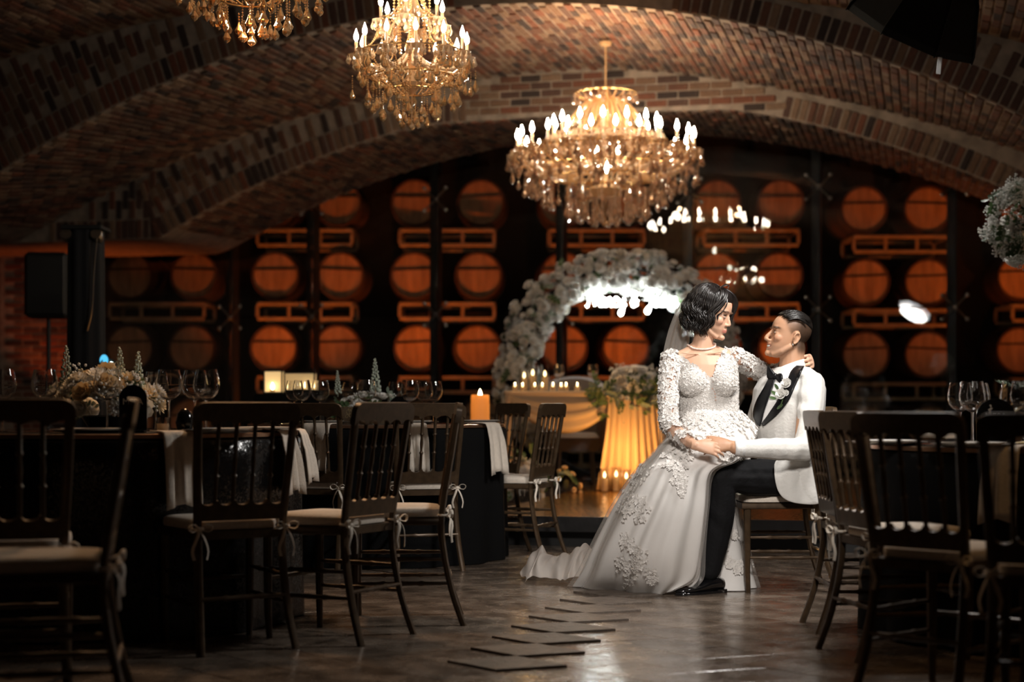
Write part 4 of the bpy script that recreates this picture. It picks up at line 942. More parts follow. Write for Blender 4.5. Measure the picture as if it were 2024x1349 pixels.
def make_chandelier(name, tiers, rings, swags, column, glow, arm_z, label, group, loc, mat_s=None, dome=None):
    t = thing(name, label, 'chandelier', loc, 0, group); me = {}
    ms = mat_s or m_cryst
    bulb = MB().lathe([(.004, 0), (.0115, .012), (.0125, .024), (.009, .038), (.004, .052), (.0006, .064)], 10).mesh('bulb', m_bulb)
    cand = MB().lathe([(.0085, 0), (.0085, .075), (.006, .08)], 8).mesh('candle_tube', m_arm)
    dish = MB().lathe([(.008, 0), (.03, .006), (.043, .018), (.046, .02), (.03, .012), (.008, .008)], 14)
    for q in np.linspace(0, 2*PI, 10, endpoint=False): dish.join(facet(.045, .011, 6), rotz(q), (.044*math.cos(q), .044*math.sin(q), .016))
    dish = dish.mesh('drip_dish', m_arm); sharp(dish, 30)
    for r, z, n, ph, sc in tiers:
        zz = z-arm_z; p = catmull([(.03, 0, zz*.25+.02), (r*.35, 0, zz*.5-.06*r/.3), (r*.75, 0, -.075*r/.3*.9), (r*.98, 0, -.05), (r, 0, -.005)], 18)
        am = MB().tube(p+np.array([0, 0, z]), .0085*sc, 7)
        for u in (5, 9, 13): am.ell(p[u]+np.array([0, 0, z]), .014*sc, None, 8, 5)
        am = am.mesh('arm', m_arm)
        for k in range(n):
            a = 2*PI*k/n+ph; o = link('arm', am, t, (0, 0, 0), a)
            link('drip_dish', dish, o, (r, 0, z)).scale = (sc,)*3; link('candle_tube', cand, o, (r, 0, z+.012)).scale = (sc,)*3; link('bulb', bulb, o, (r, 0, z+.09*sc)).scale = (sc,)*3
    cl = MB().lathe(column, 16); obj('column', cl, m_column, t)
    for r, z, n, nb, b, h, w_, jit in rings:
        sm = strand(nb, b, h, w_).mesh('crystal_strand', ms, False); s2 = strand(max(1, nb-2), b, h*1.15, w_*1.1).mesh('crystal_strand', ms, False)
        for k in range(n):
            a = 2*PI*k/n+RNG.uniform(-.5, .5)*jit; rr = r*(1+RNG.uniform(-.08, .08)*jit)
            link('crystal_strand', sm if k % 2 else s2, t, (rr*math.cos(a), rr*math.sin(a), z+RNG.uniform(-.012, .012)*jit), RNG.uniform(0, 6))
    for r0, z0, r1, z1, n, sag, b in swags:                # bead chains slung inwards or outwards
        L = []; pts = []
        for u in np.linspace(0, 1, 60): pts.append((r0+(r1-r0)*u, 0, z0+(z1-z0)*u-sag*4*u*(1-u)))
        pts = np.array(pts); s = np.concatenate([[0], np.cumsum(np.linalg.norm(np.diff(pts, axis=0), axis=1))]); mb = MB()
        for q in np.arange(b, s[-1], 2*b): c = [np.interp(q, s, pts[:, i]) for i in range(3)]; mb.lathe([(.0003, b), (b, 0), (.0003, -b)], 6, c)
        me = mb.mesh('bead_chain', m_bead, False)
        for k in range(n): link('bead_chain', me, t, (0, 0, 0), 2*PI*k/n)
    for r, z, th in dome or []:
        obj('frame_ring', MB().tube([(r*math.cos(q), r*math.sin(q), z) for q in np.linspace(0, 2*PI, 49)], th, 6, False), m_brass, t)
    for z, pw, col in glow:
        l = lamp('chandelier_glow', 'POINT', (loc[0], loc[1], loc[2]+z), pw, col, size=.02)
    return t
WARM = (1, .62, .32)
d2 = 9.2; p2 = P(814, 258, d2)
small = make_chandelier('crystal_chandelier',
    [(.315, .40, 12, .13, 1.1), (.185, .59, 6, .4, 1.1)],
    [(.335, .42, 24, 5, .0055, .062, .018, 1), (.34, .33, 22, 6, .006, .065, .019, 1), (.25, .29, 20, 8, .006, .07, .02, 1), (.16, .22, 14, 8, .006, .07, .021, 1), (.07, .15, 8, 5, .006, .06, .018, 1), (.2, .6, 14, 3, .006, .05, .015, 1), (.28, .36, 16, 4, .006, .06, .019, 1)],
    [(.02, .82, .18, .63, 12, .05, .007), (.18, .6, .31, .45, 12, .05, .006), (.33, .43, .1, .22, 24, .03, .006), (.31, .40, .05, .33, 12, .07, .006), (.1, .75, .1, .45, 8, 0, .009)],
    [(.0, .0), (.018, .012), (.02, .02), (.004, .04), (.004, .2), (.03, .22), (.06, .27), (.03, .31), (.014, .34), (.03, .4), (.042, .47), (.02, .54), (.016, .58), (.04, .64), (.03, .72), (.012, .78), (.03, .86), (.01, .92), (.006, .95), (.006, 1.98), (.05, 1.99), (.06, 2.02), (0, 2.02)],
    [(.5, 4, WARM)], .34, 'golden crystal chandelier with two candle tiers, left of the big one', 'golden crystal chandeliers', tuple(p2), dome=[(.33, .425, .004), (.24, .3, .004), (.15, .225, .004), (.19, .605, .004)])
d1 = 7.7; p1 = P(497, 92, d1)
dup(small, tuple(p1), .6, 'crystal chandelier cut by the top edge, only its golden drops showing')
lamp('chandelier_glow', 'POINT', tuple(p1+np.array([0, 0, .52])), 5, WARM, size=.02); lamp('chandelier_glow', 'SPOT', tuple(p1+np.array([0, 0, .1])), 110, (1, .55, .25), (-1.4, 6.2, .5), .15, 105, .8); lamp('chandelier_glow', 'SPOT', (2.3, 5.0, 3.3), 26, (1, .55, .2), (2.2, 5.3, .5), .15, 80, .8)
db = 14.5; pb = P(1197, 450, db); H = 1.42
big = make_chandelier('great_chandelier',
    [(.79, .655, 24, .05, 1.45), (.47, .785, 14, .12, 1.45)],
    [(.83, .66, 60, 4, .008, .09, .024, 1), (.8, .56, 44, 6, .008, .1, .024, 1), (.68, .5, 50, 8, .008, .1, .024, 1), (.52, .42, 42, 10, .008, .1, .024, 1), (.36, .36, 34, 12, .008, .1, .024, 1), (.23, .36, 24, 14, .008, .09, .022, .6), (.12, .3, 14, 12, .008, .09, .022, .6), (.6, .68, 30, 3, .009, .08, .022, 1), (.46, .79, 20, 3, .009, .08, .022, 1), (.27, 1.2, 20, 3, .008, .06, .018, 1)],
    [(.06, 1.14, .42, .82, 36, .09, .009), (.44, .78, .8, .66, 36, .04, .009), (.82, .62, .3, .44, 40, .05, .009), (.05, 1.18, .27, 1.2, 20, .05, .008), (.05, 1.16, .36, .9, 40, -.07, .009), (.8, .6, .5, .5, 48, .03, .009)],
    [(.0, .0), (.03, .02), (.035, .035), (.005, .07), (.005, .25), (.12, .27), (.16, .34), (.08, .4), (.03, .45), (.06, .55), (.03, .65), (.05, .75), (.1, .85), (.05, .95), (.03, 1.1), (.06, 1.2), (.02, 1.25), (.009, 1.28), (.007, 1.62), (.05, 1.63), (.06, 1.66), (0, 1.66)],
    [], .56, 'great wide crystal chandelier with rings of candle bulbs over the stage', 'crystal chandeliers', tuple(pb), m_clear,
    [(.82, .655, .007), (.68, .52, .006), (.5, .44, .006), (.25, .37, .012), (.46, .79, .006), (.27, 1.2, .006)])
link('bulb', [c for c in bpy.data.objects if c.name.startswith('bulb')][0].data, big, (0, -.22, .46)).scale = (1.5,)*3
for q in range(4): lamp('chandelier_glow', 'POINT', (pb[0]+.55*math.cos(q*PI/2+.4), pb[1]+.55*math.sin(q*PI/2+.4), pb[2]+1.0), 3.5, WARM, size=.02)
lamp('chandelier_glow', 'SPOT', (pb[0]-.1, pb[1]-1.05, pb[2]+.9), 150, WARM, (pb[0]+.1, pb[1]-.7, 4.6), .02, 150, 1)
lamp('chandelier_glow', 'SPOT', (pb[0], pb[1]-.1, pb[2]-.05), 60, WARM, (pb[0]-.2, pb[1]-1.5, 0), .05, 100, .9)
# ------------------------------------------------------------------ people
def evaluated(me, mods):
    o = bpy.data.objects.new('tmp', me); COL.objects.link(o)
    for kind, kw in mods:
        m = o.modifiers.new('m', kind)
        for k, v in kw.items(): setattr(m, k, v)
    bpy.context.view_layer.update()
    r = bpy.data.meshes.new_from_object(o.evaluated_get(bpy.context.evaluated_depsgraph_get())); bpy.data.objects.remove(o); return r
def fuse(mb, vox, it, mats, name):
    me = evaluated(mb.mesh('tmp', []), [('REMESH', dict(mode='VOXEL', voxel_size=vox)), ('SMOOTH', dict(factor=.5, iterations=it))])
    me.name = name; me.materials.clear(); me.materials.append(mats)
    me.polygons.foreach_set('use_smooth', [True]*len(me.polygons)); return me
def mverts(me): v = np.empty(len(me.vertices)*3); me.vertices.foreach_get('co', v); return v.reshape(-1, 3)
def mnorms(me): v = np.empty(len(me.vertices)*3); me.vertices.foreach_get('normal', v); return v.reshape(-1, 3)
def bvh(me): return BVHTree.FromPolygons([tuple(v.co) for v in me.vertices], [tuple(p.vertices) for p in me.polygons])
EYE = Vector((0, 0, HC))
def cast(tree, px, py, off=0):                              # where the sight line through a pixel meets the cloth
    d = Vector(P(px, py, 1.0))-EYE; d.normalize(); h, n, i, _ = tree.ray_cast(EYE, d)
    if h is None: return None, None
    if n.dot(d) > 0: n = -n
    return np.array(h+n*off), np.array(n)
def ring(c, hw, hd, f, n=24, e=1.0):
    f = nrm((f[0], f[1], 0)); r = np.cross((0, 0, 1), f); out = []
    for q in np.linspace(0, 2*PI, n, endpoint=False):
        cs, sn = math.cos(q), math.sin(q); out.append(np.asarray(c)+r*hw*abs(cs)**e*np.sign(cs)+f*hd*abs(sn)**e*np.sign(sn))
    return out
def limb(mb, pts, rad, n=12, m=20, flat=None):
    p = catmull(pts, m); r = catmull(np.stack([rad, rad, rad], 1), m)[:, 0]; mb.tube(p, r, n)
    mb.ell(p[0], r[0], None, 12, 8); mb.ell(p[-1], r[-1], None, 12, 8); return mb
def hand(curl, side=1, k=1.0, thumb=(.7, .62, -.35), tcurl=(.25, .3), spread=.06):
    mb = MB(); L = []
    for x, y, hw, th, z in ((-.02, 0, .026, .0195, 0), (.01, 0, .028, .0185, .001), (.035, .001, .036, .0185, .002), (.065, .001, .0405, .016, .002), (.088, 0, .040, .0135, .001), (.098, -.001, .036, .010, 0)):
        L.append([(x, y+hw*math.cos(q), z+th*math.sin(q)) for q in np.linspace(0, 2*PI, 18, endpoint=False)])
    mb.loft(L)
    for i, (by, ln, r) in enumerate(((.0295, .074, .0092), (.0098, .081, .0096), (-.0105, .076, .0092), (-.0298, .06, .0082))):
        a = spread*(1.5-i)*.8; p = np.array([.086+(.004 if i in (1, 2) else -.003*(i == 3)), by, .001]); pts = [p-np.array([.02, 0, 0]), p]; b = 0; rr = [r*1.05, r*1.08]
        c = curl[i] if np.ndim(curl) > 1 else curl
        for s, f in enumerate((.46, .3, .24)):
            b += c[s]; d = np.array([math.cos(b)*math.cos(a), math.cos(b)*math.sin(a), -math.sin(b)])
            pts.append(pts[-1]+d*ln*f*.5); pts.append(pts[-1]+d*ln*f*.5); rr += [r*(.96, .86, .76)[s], r*(1.0, .88, .6)[s]]
        mb.tube(pts, rr, 10); mb.ell(pts[-1], rr[-1]*1.0, None, 10, 6)
    t = nrm(thumb); p = np.array([.02, .024, -.004]); pts = [p-t*.015, p]; rr = [.0125, .0135]; d = t
    for s, ln in enumerate((.04, .033, .026)):
        if s: d = nrm(d+np.array([.9, -.5, -.2])*tcurl[s-1])
        pts += [pts[-1]+d*ln*.5, pts[-1]+d*ln]; rr += [(.0122, .0098, .0088)[s], (.0105, .0096, .006)[s]]
    mb.tube(pts, rr, 10); mb.ell(pts[-1], rr[-1], None, 10, 6)
    if side < 0: mb.xf(np.diag([1., -1, 1])); mb.f = [q[::-1] for q in mb.f]
    return mb.xf(k=k)
def head_mb(k=1.0, male=True):
    mb = MB(); L = []
    for z, xf, xb, w in ((.05, .083, -.07, .071), (.025, .089, -.06, .072), (.005, .0815, -.05, .0715), (-.02, .084, -.045, .069), (-.045, .087, -.04, .0655), (-.065, .087, -.03, .060), (-.085, .084, -.015, .052 if male else .047), (-.1, .086, .005, .040 if male else .034), (-.112, .078, .03, .025 if male else .02)):
        lp = []
        for q in np.linspace(0, 2*PI, 36, endpoint=False):
            c, s = math.cos(q), math.sin(q); xc = (xf+xb)/2-.012; a = (xf-xc) if c > 0 else (xc-xb)
            lp.append((xc+a*abs(c)**.92*np.sign(c), w*abs(s)**.9*np.sign(s), z))
        L.append(lp)
    mb.loft(L); mb.ell((-.01, 0, .034), (.099, .077, .082), None, 28, 18)
    if male:
        mb.tube([(.081, 0, .010), (.092, 0, -.008), (.1035, 0, -.026), (.1075, 0, -.038)], [(.0072, .008), (.0085, .0095), (.0095, .011), (.010, .0115)], 12)
        mb.ell((.1075, 0, -.0385), (.0105, .0115, .0095))
    else:
        mb.tube([(.080, 0, .008), (.0875, 0, -.008), (.0955, 0, -.023), (.0995, 0, -.033)], [(.0062, .007), (.0072, .008), (.0082, .009), (.0085, .0095)], 12)
        mb.ell((.0995, 0, -.0335), (.0092, .0095, .0082))
    for s in (-1, 1):
        mb.ell((.0955 if male else .0915, s*(.0135 if male else .0115), -.0435 if male else -.038), (.012, .0075, .0075) if male else (.0095, .0062, .006)); mb.ell((.078, s*.026, .0215), (.0125, .026, .0075 if male else .006), rotz(-s*.25))
        mb.ell((.052, s*.042, -.026), (.03, .021, .024)); mb.ell((.0695, s*.0315, -.001), (.0135, .0175, .0125))
        mb.tube([(-.012, s*.062, -.05), (.03, s*.051, -.083), (.068, s*.022, -.104)], [.014, .0135, .013] if male else [.011, .0105, .011], 10)
        e = MB(); e.ell((0, 0, 0), (.017, .0045, .031), None, 16, 10)
        e.tube([(.012, .004, -.01), (.016, .006, .01), (.006, .008, .026), (-.01, .009, .026), (-.0165, .009, .008), (-.012, .007, -.014), (-.002, .004, -.028), (.006, .004, -.03)], .0042, 8)
        if s < 0: e.xf(np.diag([1, -1., 1])); e.f = [q[::-1] for q in e.f]
        mb.join(e, rotz(s*.35)@roty(-.12), (-.018, s*.0775, -.012))
    arc = lambda x0, z0, kz, w_=.027: [(x0-.026*q*q, w_*q, z0+kz*q*q) for q in np.linspace(-1, 1, 11)]
    rl = [.002, .0036, .0048, .0054, .0056, .0054, .0056, .0054, .0048, .0036, .002]
    if male: mb.tube(arc(.0935, -.0605, .004, .029), rl, 8); mb.tube(arc(.0915, -.081, .016, .029), rl, 8); mb.ell((.075, 0, -.071), (.011, .022, .012))
    else: mb.tube(arc(.0925, -.0615, -.005, .022), rl, 8); mb.tube(arc(.0915, -.0715, .003, .021), [q*1.12 for q in rl], 8)
    mb.ell((.085 if male else .083, 0, -.1), (.0145, .0185, .0135)); mb.tube([(.087, 0, -.056), (.091, 0, -.049)], .006, 8)
    if male: v = mb.verts(); lo = v[:, 2] < -.05; v[lo, 2] = -.05+(v[lo, 2]+.05)*1.12; mb.v = [v]
    return mb.xf(k=k)
def head_tint(v, male):                                     # own colours of lips, brows, lids and stubble, in head coordinates
    x, y, z = v[:, 0], v[:, 1], v[:, 2]; t = np.ones((len(v), 3)); ay = np.abs(y)
    face = (x > .05) & (z > -.13)
    zl = z-.004*(ay/.027)**2*(1 if male else -1); lip = np.exp(-((zl+(.0715 if male else .0665))/(.0125 if male else .0085))**6)*np.exp(-(ay/.023)**6)*(x > .068)
    t *= 1-lip[:, None]*np.array([.18, .5, .45] if not male else [.2, .38, .36])
    if male: t *= 1-(np.exp(-((z+.0775-.012*(ay/.027)**2)/.0042)**4)*np.exp(-(ay/.028)**6)*(x > .06))[:, None]*np.array([.55, .7, .7])
    arch = .0245-.25*(ay-.03)**2*20
    br = np.exp(-((z-arch)/(.0056 if male else .0042))**4)*np.exp(-((ay-.034)/.022)**6)*(x > .035)
    t *= 1-br[:, None]*.88
    lid = np.exp(-((z-.0055)/.0032)**4)*np.exp(-((ay-.0325)/.0165)**6)*(x > .05); t *= 1-lid[:, None]*(.93 if not male else .82)
    cheek = np.exp(-((z+.03)/.02)**2)*np.exp(-((ay-.045)/.02)**2)*(x > .03); t *= 1-cheek[:, None]*np.array([0, .1, .1])
    if male:
        line = np.interp(z, [-.09, -.03, .007, .046, .084, .12], [-.05, -.028, .008, .039, .062, .06])     # hairline: nape, sideburn, temple, forehead
        inside = 1/(1+np.exp((x-line)/.004)); low = 1/(1+np.exp(-(z+.075+.2*(x+.08))/.008)); m = inside*low*np.where(z > .078, .95, np.clip(.9-7*(x+.03), .5, .95))
        ear = (np.hypot(x+.018, (z+.012)*.62) < .024) & (ay > .068); m = np.where(ear, 0, m); t *= 1-m[:, None]*.93
        st = np.exp(-((z+.085)/.022)**4)*(x > .0); t *= 1-st[:, None]*np.array([.12, .10, .06])
    return t
def skin_mat(name, col):
    m = mat(name, col, .48, spec=.45, sss=.12); N = m.node_tree.nodes; L = m.node_tree.links
    a = N.new('ShaderNodeVertexColor'); a.layer_name = 'tint'; mx = N.new('ShaderNodeMix'); mx.data_type = 'RGBA'; mx.blend_type = 'MULTIPLY'; mx.inputs[0].default_value = 1
    mx.inputs[6].default_value = (*col, 1); L.new(a.outputs[0], mx.inputs[7]); L.new(mx.outputs[2], N['Principled BSDF'].inputs['Base Color']); return m
def set_tint(me, t):
    c = me.color_attributes.new('tint', 'FLOAT_COLOR', 'POINT'); c.data.foreach_set('color', np.hstack([t, np.ones((len(t), 1))]).astype(np.float32).ravel())
def wrinkle(me, segs):                                      # soft folds running round the limbs
    v = mverts(me); n = mnorms(me); d = np.zeros(len(v))
    for a, b, k_, amp in segs:
        ab = b-a; u = ((v-a)@ab)/np.dot(ab, ab); dist = np.linalg.norm(v-a-np.clip(u, 0, 1)[:, None]*ab, axis=1); w_ = np.exp(-(np.clip(dist-.07, 0, 1)/.02)**2)*np.exp(-(np.clip(np.abs(u-.55)-.4, 0, 9)/.12)**2)
        ph = u*k_*2.2+4*(v[:, 2]-a[2])*k_*.55+2*np.sin(v[:, 0]*23+v[:, 2]*17); d += amp*w_*np.sin(ph)*(.6+.4*np.sin(v[:, 1]*31+u*5))
    me.vertices.foreach_set('co', (v+n*d[:, None]).ravel()); me.update()
def part(name, me, parent, label=None):
    me.transform(Matrix.Translation(-Vector(parent.matrix_basis.translation))); o = link(name, me, parent)
    if label: o['label'] = label
    return o
def pmb(name, mb, mats, parent, label=None, smooth=True, ang=0):
    o = obj(name, mb, mats, parent, smooth, world=False, ang=ang, label=label) if False else None
    mb.xf(t=-np.array(parent.matrix_world.translation)) if parent.parent is None else mb.xf(t=-np.array(parent.parent.matrix_basis.translation))
    o = obj(name, mb, mats, parent, smooth, ang=ang, label=label); return o
m_eye = mat('eye_white', (.42, .39, .37), .3); m_iris = mat('dark_iris', (.02, .012, .008), .1)
def eyes(parent, o, F, k, look=(1, 0, 0), op=.0048, drop=0):
    for s in (-1, 1):
        c = np.array([.0722, s*.032, -.0025-drop])*k; mb = MB().ell(c, (.0125*k, .0128*k, op*k), rotz(s*.28), 18, 10)
        l = nrm(look)*np.array([1, 1, .3]); mb.ell(c+l*.0085*k, (.0046*k, .0052*k, op*.98*k), None, 12, 8, 1); mb.xf(F, o); pmb('eye', mb, [m_eye, m_iris], parent)
def patch(tree, rows, off, nu=6, nv=24):                    # cloth lying on cloth: rows are matching left and right edges in the picture of the figure
    L = catmull([r[0] for r in rows], nv); R = catmull([r[1] for r in rows], nv); g = []
    for a, b in zip(L, R):
        row = []
        for u in np.linspace(0, 1, nu):
            p, n = cast(tree, *(a+(b-a)*u), off); row.append(p)
        g.append(row)
    flat = [q for r in g for q in r if q is not None]
    for r in g:
        for i, q in enumerate(r):
            if q is None: r[i] = next((z for z in r if z is not None), flat[0])
    return np.array(g)
def slab(name, g, m, parent, th=.005):
    mb = MB().grid(g); o = pmb(name, mb, m, parent); md = o.modifiers.new('thickness', 'SOLIDIFY'); md.thickness = th; md.offset = 0; return o
m_lace = mat('white_lace', (.80, .77, .74), .7, translucent=.15, bump=(300, .2))
def motif(k=1.0, n=7, seed=0):
    mb = MB(); rg = random.Random(seed)
    for i in range(n):
        a = 2*PI*i/n+rg.uniform(-.3, .3); L_ = .011*k*rg.uniform(.7, 1.25); petal(L_, L_*.66, .12, rotz(a)@roty(-rg.uniform(.02, .22)), (.0015*k*math.cos(a), .0015*k*math.sin(a), .0006), mb)
    mb.ell((0, 0, .001), (.002*k, .002*k, .0016*k), None, 6, 4); return mb
MOT = [motif(1, 6, 1), motif(1, 7, 2), motif(1, 5, 3), motif(.8, 8, 4)]
def lace_at(mb, p, n, k): mb.join(RNG.choice(MOT), frame(n, (.2, .3, 1))@rotz(RNG.uniform(0, 6.28)), p+n*.001, k)
def lace_over(mb, me, spacing, keep, k=(1.0, 1.6)):         # lace flowers all over a surface
    v = mverts(me); n = mnorms(me); idx = list(range(len(v))); RNG.shuffle(idx); cell = {}
    for i in idx:
        p = v[i]
        if not keep(p, n[i]): continue
        key = tuple((p/spacing).astype(int))
        if key in cell: continue
        cell[key] = 1; lace_at(mb, p, n[i], RNG.uniform(*k))
# ============================================================ groom
GF = (-.8, -.6)
Q = P
# pose: jacket, trousers, body share the same joints
g_root = thing('person', 'man in white dinner jacket seated on a chair, smiling up at the bride', 'person', tuple(Q(1565, 0, 7.95)[:2])+(0,))
g_sh, g_el, g_wr = Q(1604, 764, 7.80), Q(1586, 889, 7.645), Q(1452, 887, 7.515)
g_rs, g_re, g_rw = Q(1522, 764, 8.10), Q(1490, 850, 8.24), Q(1448, 852, 8.13)
g_hip, g_kn, g_an = Q(1552, 944, 7.86), Q(1428, 944, 7.72), Q(1402, 1122, 7.80)
g_hip2, g_kn2, g_an2 = Q(1560, 946, 8.06), Q(1425, 940, 8.12), Q(1405, 1112, 8.12)
TOR = [(1566, 962, .165, .135), (1564, 920, .165, .135), (1560, 880, .165, .132), (1558, 840, .176, .136), (1558, 800, .188, .138), (1560, 770, .192, .125), (1563, 748, .168, .10), (1566, 735, .115, .078), (1567, 726, .07, .064)]
def torso(inf): return MB().loft([ring(Q(x, y, 7.95), hw+inf, hd+inf, GF) for x, y, hw, hd in TOR])
head_o = Q(1558.6, 663.5, 7.95); pit = math.radians(12)
fx = np.array([-math.cos(pit)*.995, -math.cos(pit)*.1, math.sin(pit)]); fz = nrm(np.array([math.sin(pit), 0, math.cos(pit)])); fy = np.cross(fz, fx); HF = np.stack([fx, fy, np.cross(fx, fy)], 1)
mb = torso(0); mb.join(head_mb(1.0), HF, head_o)
limb(mb, [head_o+HF@np.array([-.035, 0, -.05]), Q(1566, 708, 7.95), Q(1567, 735, 7.95)], [.06, .061, .07], 16)
limb(mb, [g_sh, (g_sh+g_el)/2, g_el], [.055, .05, .042]); limb(mb, [g_el, (g_el+g_wr)/2, g_wr], [.042, .038, .027])
limb(mb, [g_rs, (g_rs+g_re)/2, g_re], [.055, .05, .042]); limb(mb, [g_re, (g_re+g_rw)/2, g_rw], [.042, .038, .028])
for h, k_, a in ((g_hip, g_kn, g_an), (g_hip2, g_kn2, g_an2)): limb(mb, [h, (h+k_)/2, k_], [.085, .078, .058]); limb(mb, [k_, (k_+a)/2+np.array([.02, 0, 0]), a], [.056, .055, .036])
# left hand, holding hers from behind; right hand round her waist
hx = nrm((-1, -.05, .06)); hz = nrm((0, -.82, .57)); hz = nrm(hz-hx*np.dot(hx, hz)); mb.join(hand([(.35, .45, .3), (.3, .45, .3), (.3, .5, .3), (.35, .5, .3)], -1, 1.0, (.85, .4, -.1)), np.stack([hx, np.cross(hz, hx), hz], 1), Q(1447, 882, 7.525))
hx = nrm((-1, .12, .05)); hz = nrm((0, 1, .2)); mb.join(hand((.2, .3, .2), 1), np.stack([hx, np.cross(hz, hx), hz], 1), g_rw)
me = fuse(mb, .0034, 9, skin_mat('groom_skin', (.5, .275, .165)), 'body')
v = (mverts(me)-head_o)@HF; tint = np.ones((len(v), 3)); near = np.linalg.norm(v, axis=1) < .17; tint[near] = head_tint(v[near], True); set_tint(me, tint)
part('body', me, g_root); eyes(g_root, head_o, HF, 1.0, (.9, .1, .2), .0032)
m_hair = mat('black_hair', (.010, .008, .007), .32, spec=.6)
m_teeth = mat('teeth', (.8, .77, .72), .25)
mb = MB().tube([(.0915-.026*q*q, .0265*q, -.0722+.0085*q*q) for q in np.linspace(-1, 1, 11)], [(.004, .0056)]*11, 6); mb.xf(HF, head_o); pmb('teeth', mb, m_teeth, g_root)
# hair: combed-back strands on the crown over a close cap
mb = MB(); cc = np.array([-.01, 0, .034]); L = []
for f in np.linspace(0, 1, 16):
    lp = []
    for q in np.linspace(0, 2*PI, 48, endpoint=False):
        c, s_ = math.cos(q), math.sin(q); emin = .12+.58*(.5+.5*math.cos(q))+.22*s_*s_; e = 1.55+(emin-1.55)*f; th = .0125*math.cos(f*PI/2)**.6+.0008
        lp.append(cc+np.array([(.099+th)*math.cos(e)*c*(.93 if c > 0 else 1), (.077+th*.6)*math.cos(e)*s_, (.082+th)*math.sin(e)]))
    L.append(lp)
mb.loft(L[::-1])
for i in range(240):
    y0 = RNG.uniform(-.074, .074); pts = []
    a0, a1 = RNG.uniform(.66, .82), RNG.uniform(1.8, 2.5)
    for a in np.linspace(a0, a1, 9): k_ = math.sqrt(max(0, 1-(y0/.085)**2)); pts.append(cc+np.array([(.108+.004*math.sin(a*3))*math.cos(a)*k_*(.93 if math.cos(a) > 0 else 1), y0*(1+.12*math.sin(a)), (.091+RNG.uniform(0, .004))*math.sin(a)*k_]))
    mb.tube(pts, [.0012]+[.0026]*7+[.0008], 5)
mb.xf(HF, head_o); pmb('hair', mb, m_hair, g_root)
mb = MB().ell(head_o+HF@np.array([-.008, .085, -.046]), .0045); pmb('earring', mb, mat('silver', (.8, .8, .8), .15, metal=1), g_root)
# trousers, shoes, socks
m_trs = mat('black_trouser_wool', (.006, .006, .007), .8, spec=.25, bump=(60, .15))
mb = MB().loft([ring(Q(x, y, 7.95), hw+.008, hd+.008, GF) for x, y, hw, hd in TOR[:4]])
for h, k_, a in ((g_hip, g_kn, g_an), (g_hip2, g_kn2, g_an2)): limb(mb, [h, (h+k_)/2, k_], [.094, .088, .070]); limb(mb, [k_, (k_+a)/2+np.array([.015, 0, 0]), a+np.array([0, 0, -.01])], [.069, .068, .054])
tr_me = fuse(mb, .006, 3, m_trs, 'trousers'); wrinkle(tr_me, [(g_kn, g_hip, 9, .006), (g_kn, g_an, 7, .004)]); part('trousers', tr_me, g_root)
m_patent = mat('patent_leather', (.006, .006, .007), .06, coat=1, spec=.7)
def shoe(an, dirv, name='shoe'):
    x = nrm(dirv); y = np.cross((0, 0, 1), x); mb = MB(); L = []; o = np.array([an[0], an[1], 0])
    for u, w_, h, z0 in ((-.075, .022, .05, .02), (-.065, .034, .075, .018), (-.03, .037, .085, .018), (.02, .038, .078, .015), (.07, .044, .058, .010), (.12, .046, .046, .009), (.16, .04, .04, .010), (.19, .026, .032, .012), (.2, .012, .025, .014)):
        L.append([o+x*u+y*w_*math.cos(q)+np.array([0, 0, z0+(h-z0)*(.5+.5*math.sin(q)) if math.sin(q) > -.6 else z0]) for q in np.linspace(0, 2*PI, 20, endpoint=False)])
    mb.loft(L); t = pmb(name, mb, m_patent, g_root)
    s = MB(); out = [(-.08, 0), (-.072, .028), (-.03, .036), (.02, .036), (.08, .046), (.13, .047), (.175, .036), (.203, .014), (.206, 0)]; out = out+[(a, -b) for a, b in out[-2:0:-1]]
    s.loft([[o+x*a+y*b+np.array([0, 0, z]) for a, b in out] for z in (.001, .014)]); pmb('sole', s, m_patent, t)
    h = MB().loft([[o+x*a+y*b+np.array([0, 0, z]) for a, b in ((-.08, -.028), (-.02, -.034), (-.02, .034), (-.08, .028))] for z in (.001, .02)]); pmb('heel', h, m_patent, t, None, False)
shoe(Q(1404, 0, 7.81), (-.86, -.5, 0)); shoe(Q(1405, 0, 8.13), (-.95, -.3, 0))
# jacket
m_jkt = mat('white_jacket_wool', (.68, .665, .635), .65, sheen=.15, var=(14, .03), bump=(70, .12))
mb = torso(.014)
limb(mb, [g_sh+np.array([0, .02, .012]), g_sh, (g_sh+g_el)/2+np.array([.012, -.01, 0]), g_el+np.array([.012, 0, 0])], [.06, .066, .062, .056])
fw = g_wr+np.array([.03, 0, .0]); limb(mb, [g_el+np.array([.012, 0, 0]), (g_el+fw)/2, fw], [.056, .052, .040])
limb(mb, [g_rs+np.array([0, 0, .012]), (g_rs+g_re)/2, g_re], [.064, .06, .053]); limb(mb, [g_re, (g_re+g_rw)/2, g_rw+np.array([.03, 0, 0])], [.053, .048, .040])
for c, r in ((Q(1593, 744, 7.83), (.05, .065, .032)), (Q(1532, 742, 8.04), (.05, .06, .035))): mb.ell(c, r)
jk = fuse(mb, .0055, 4, m_jkt, 'jacket'); wrinkle(jk, [(g_sh, g_el, 9, .0045), (g_el, fw, 8, .006)]); jt = bvh(jk); jacket = part('jacket', jk.copy(), g_root)
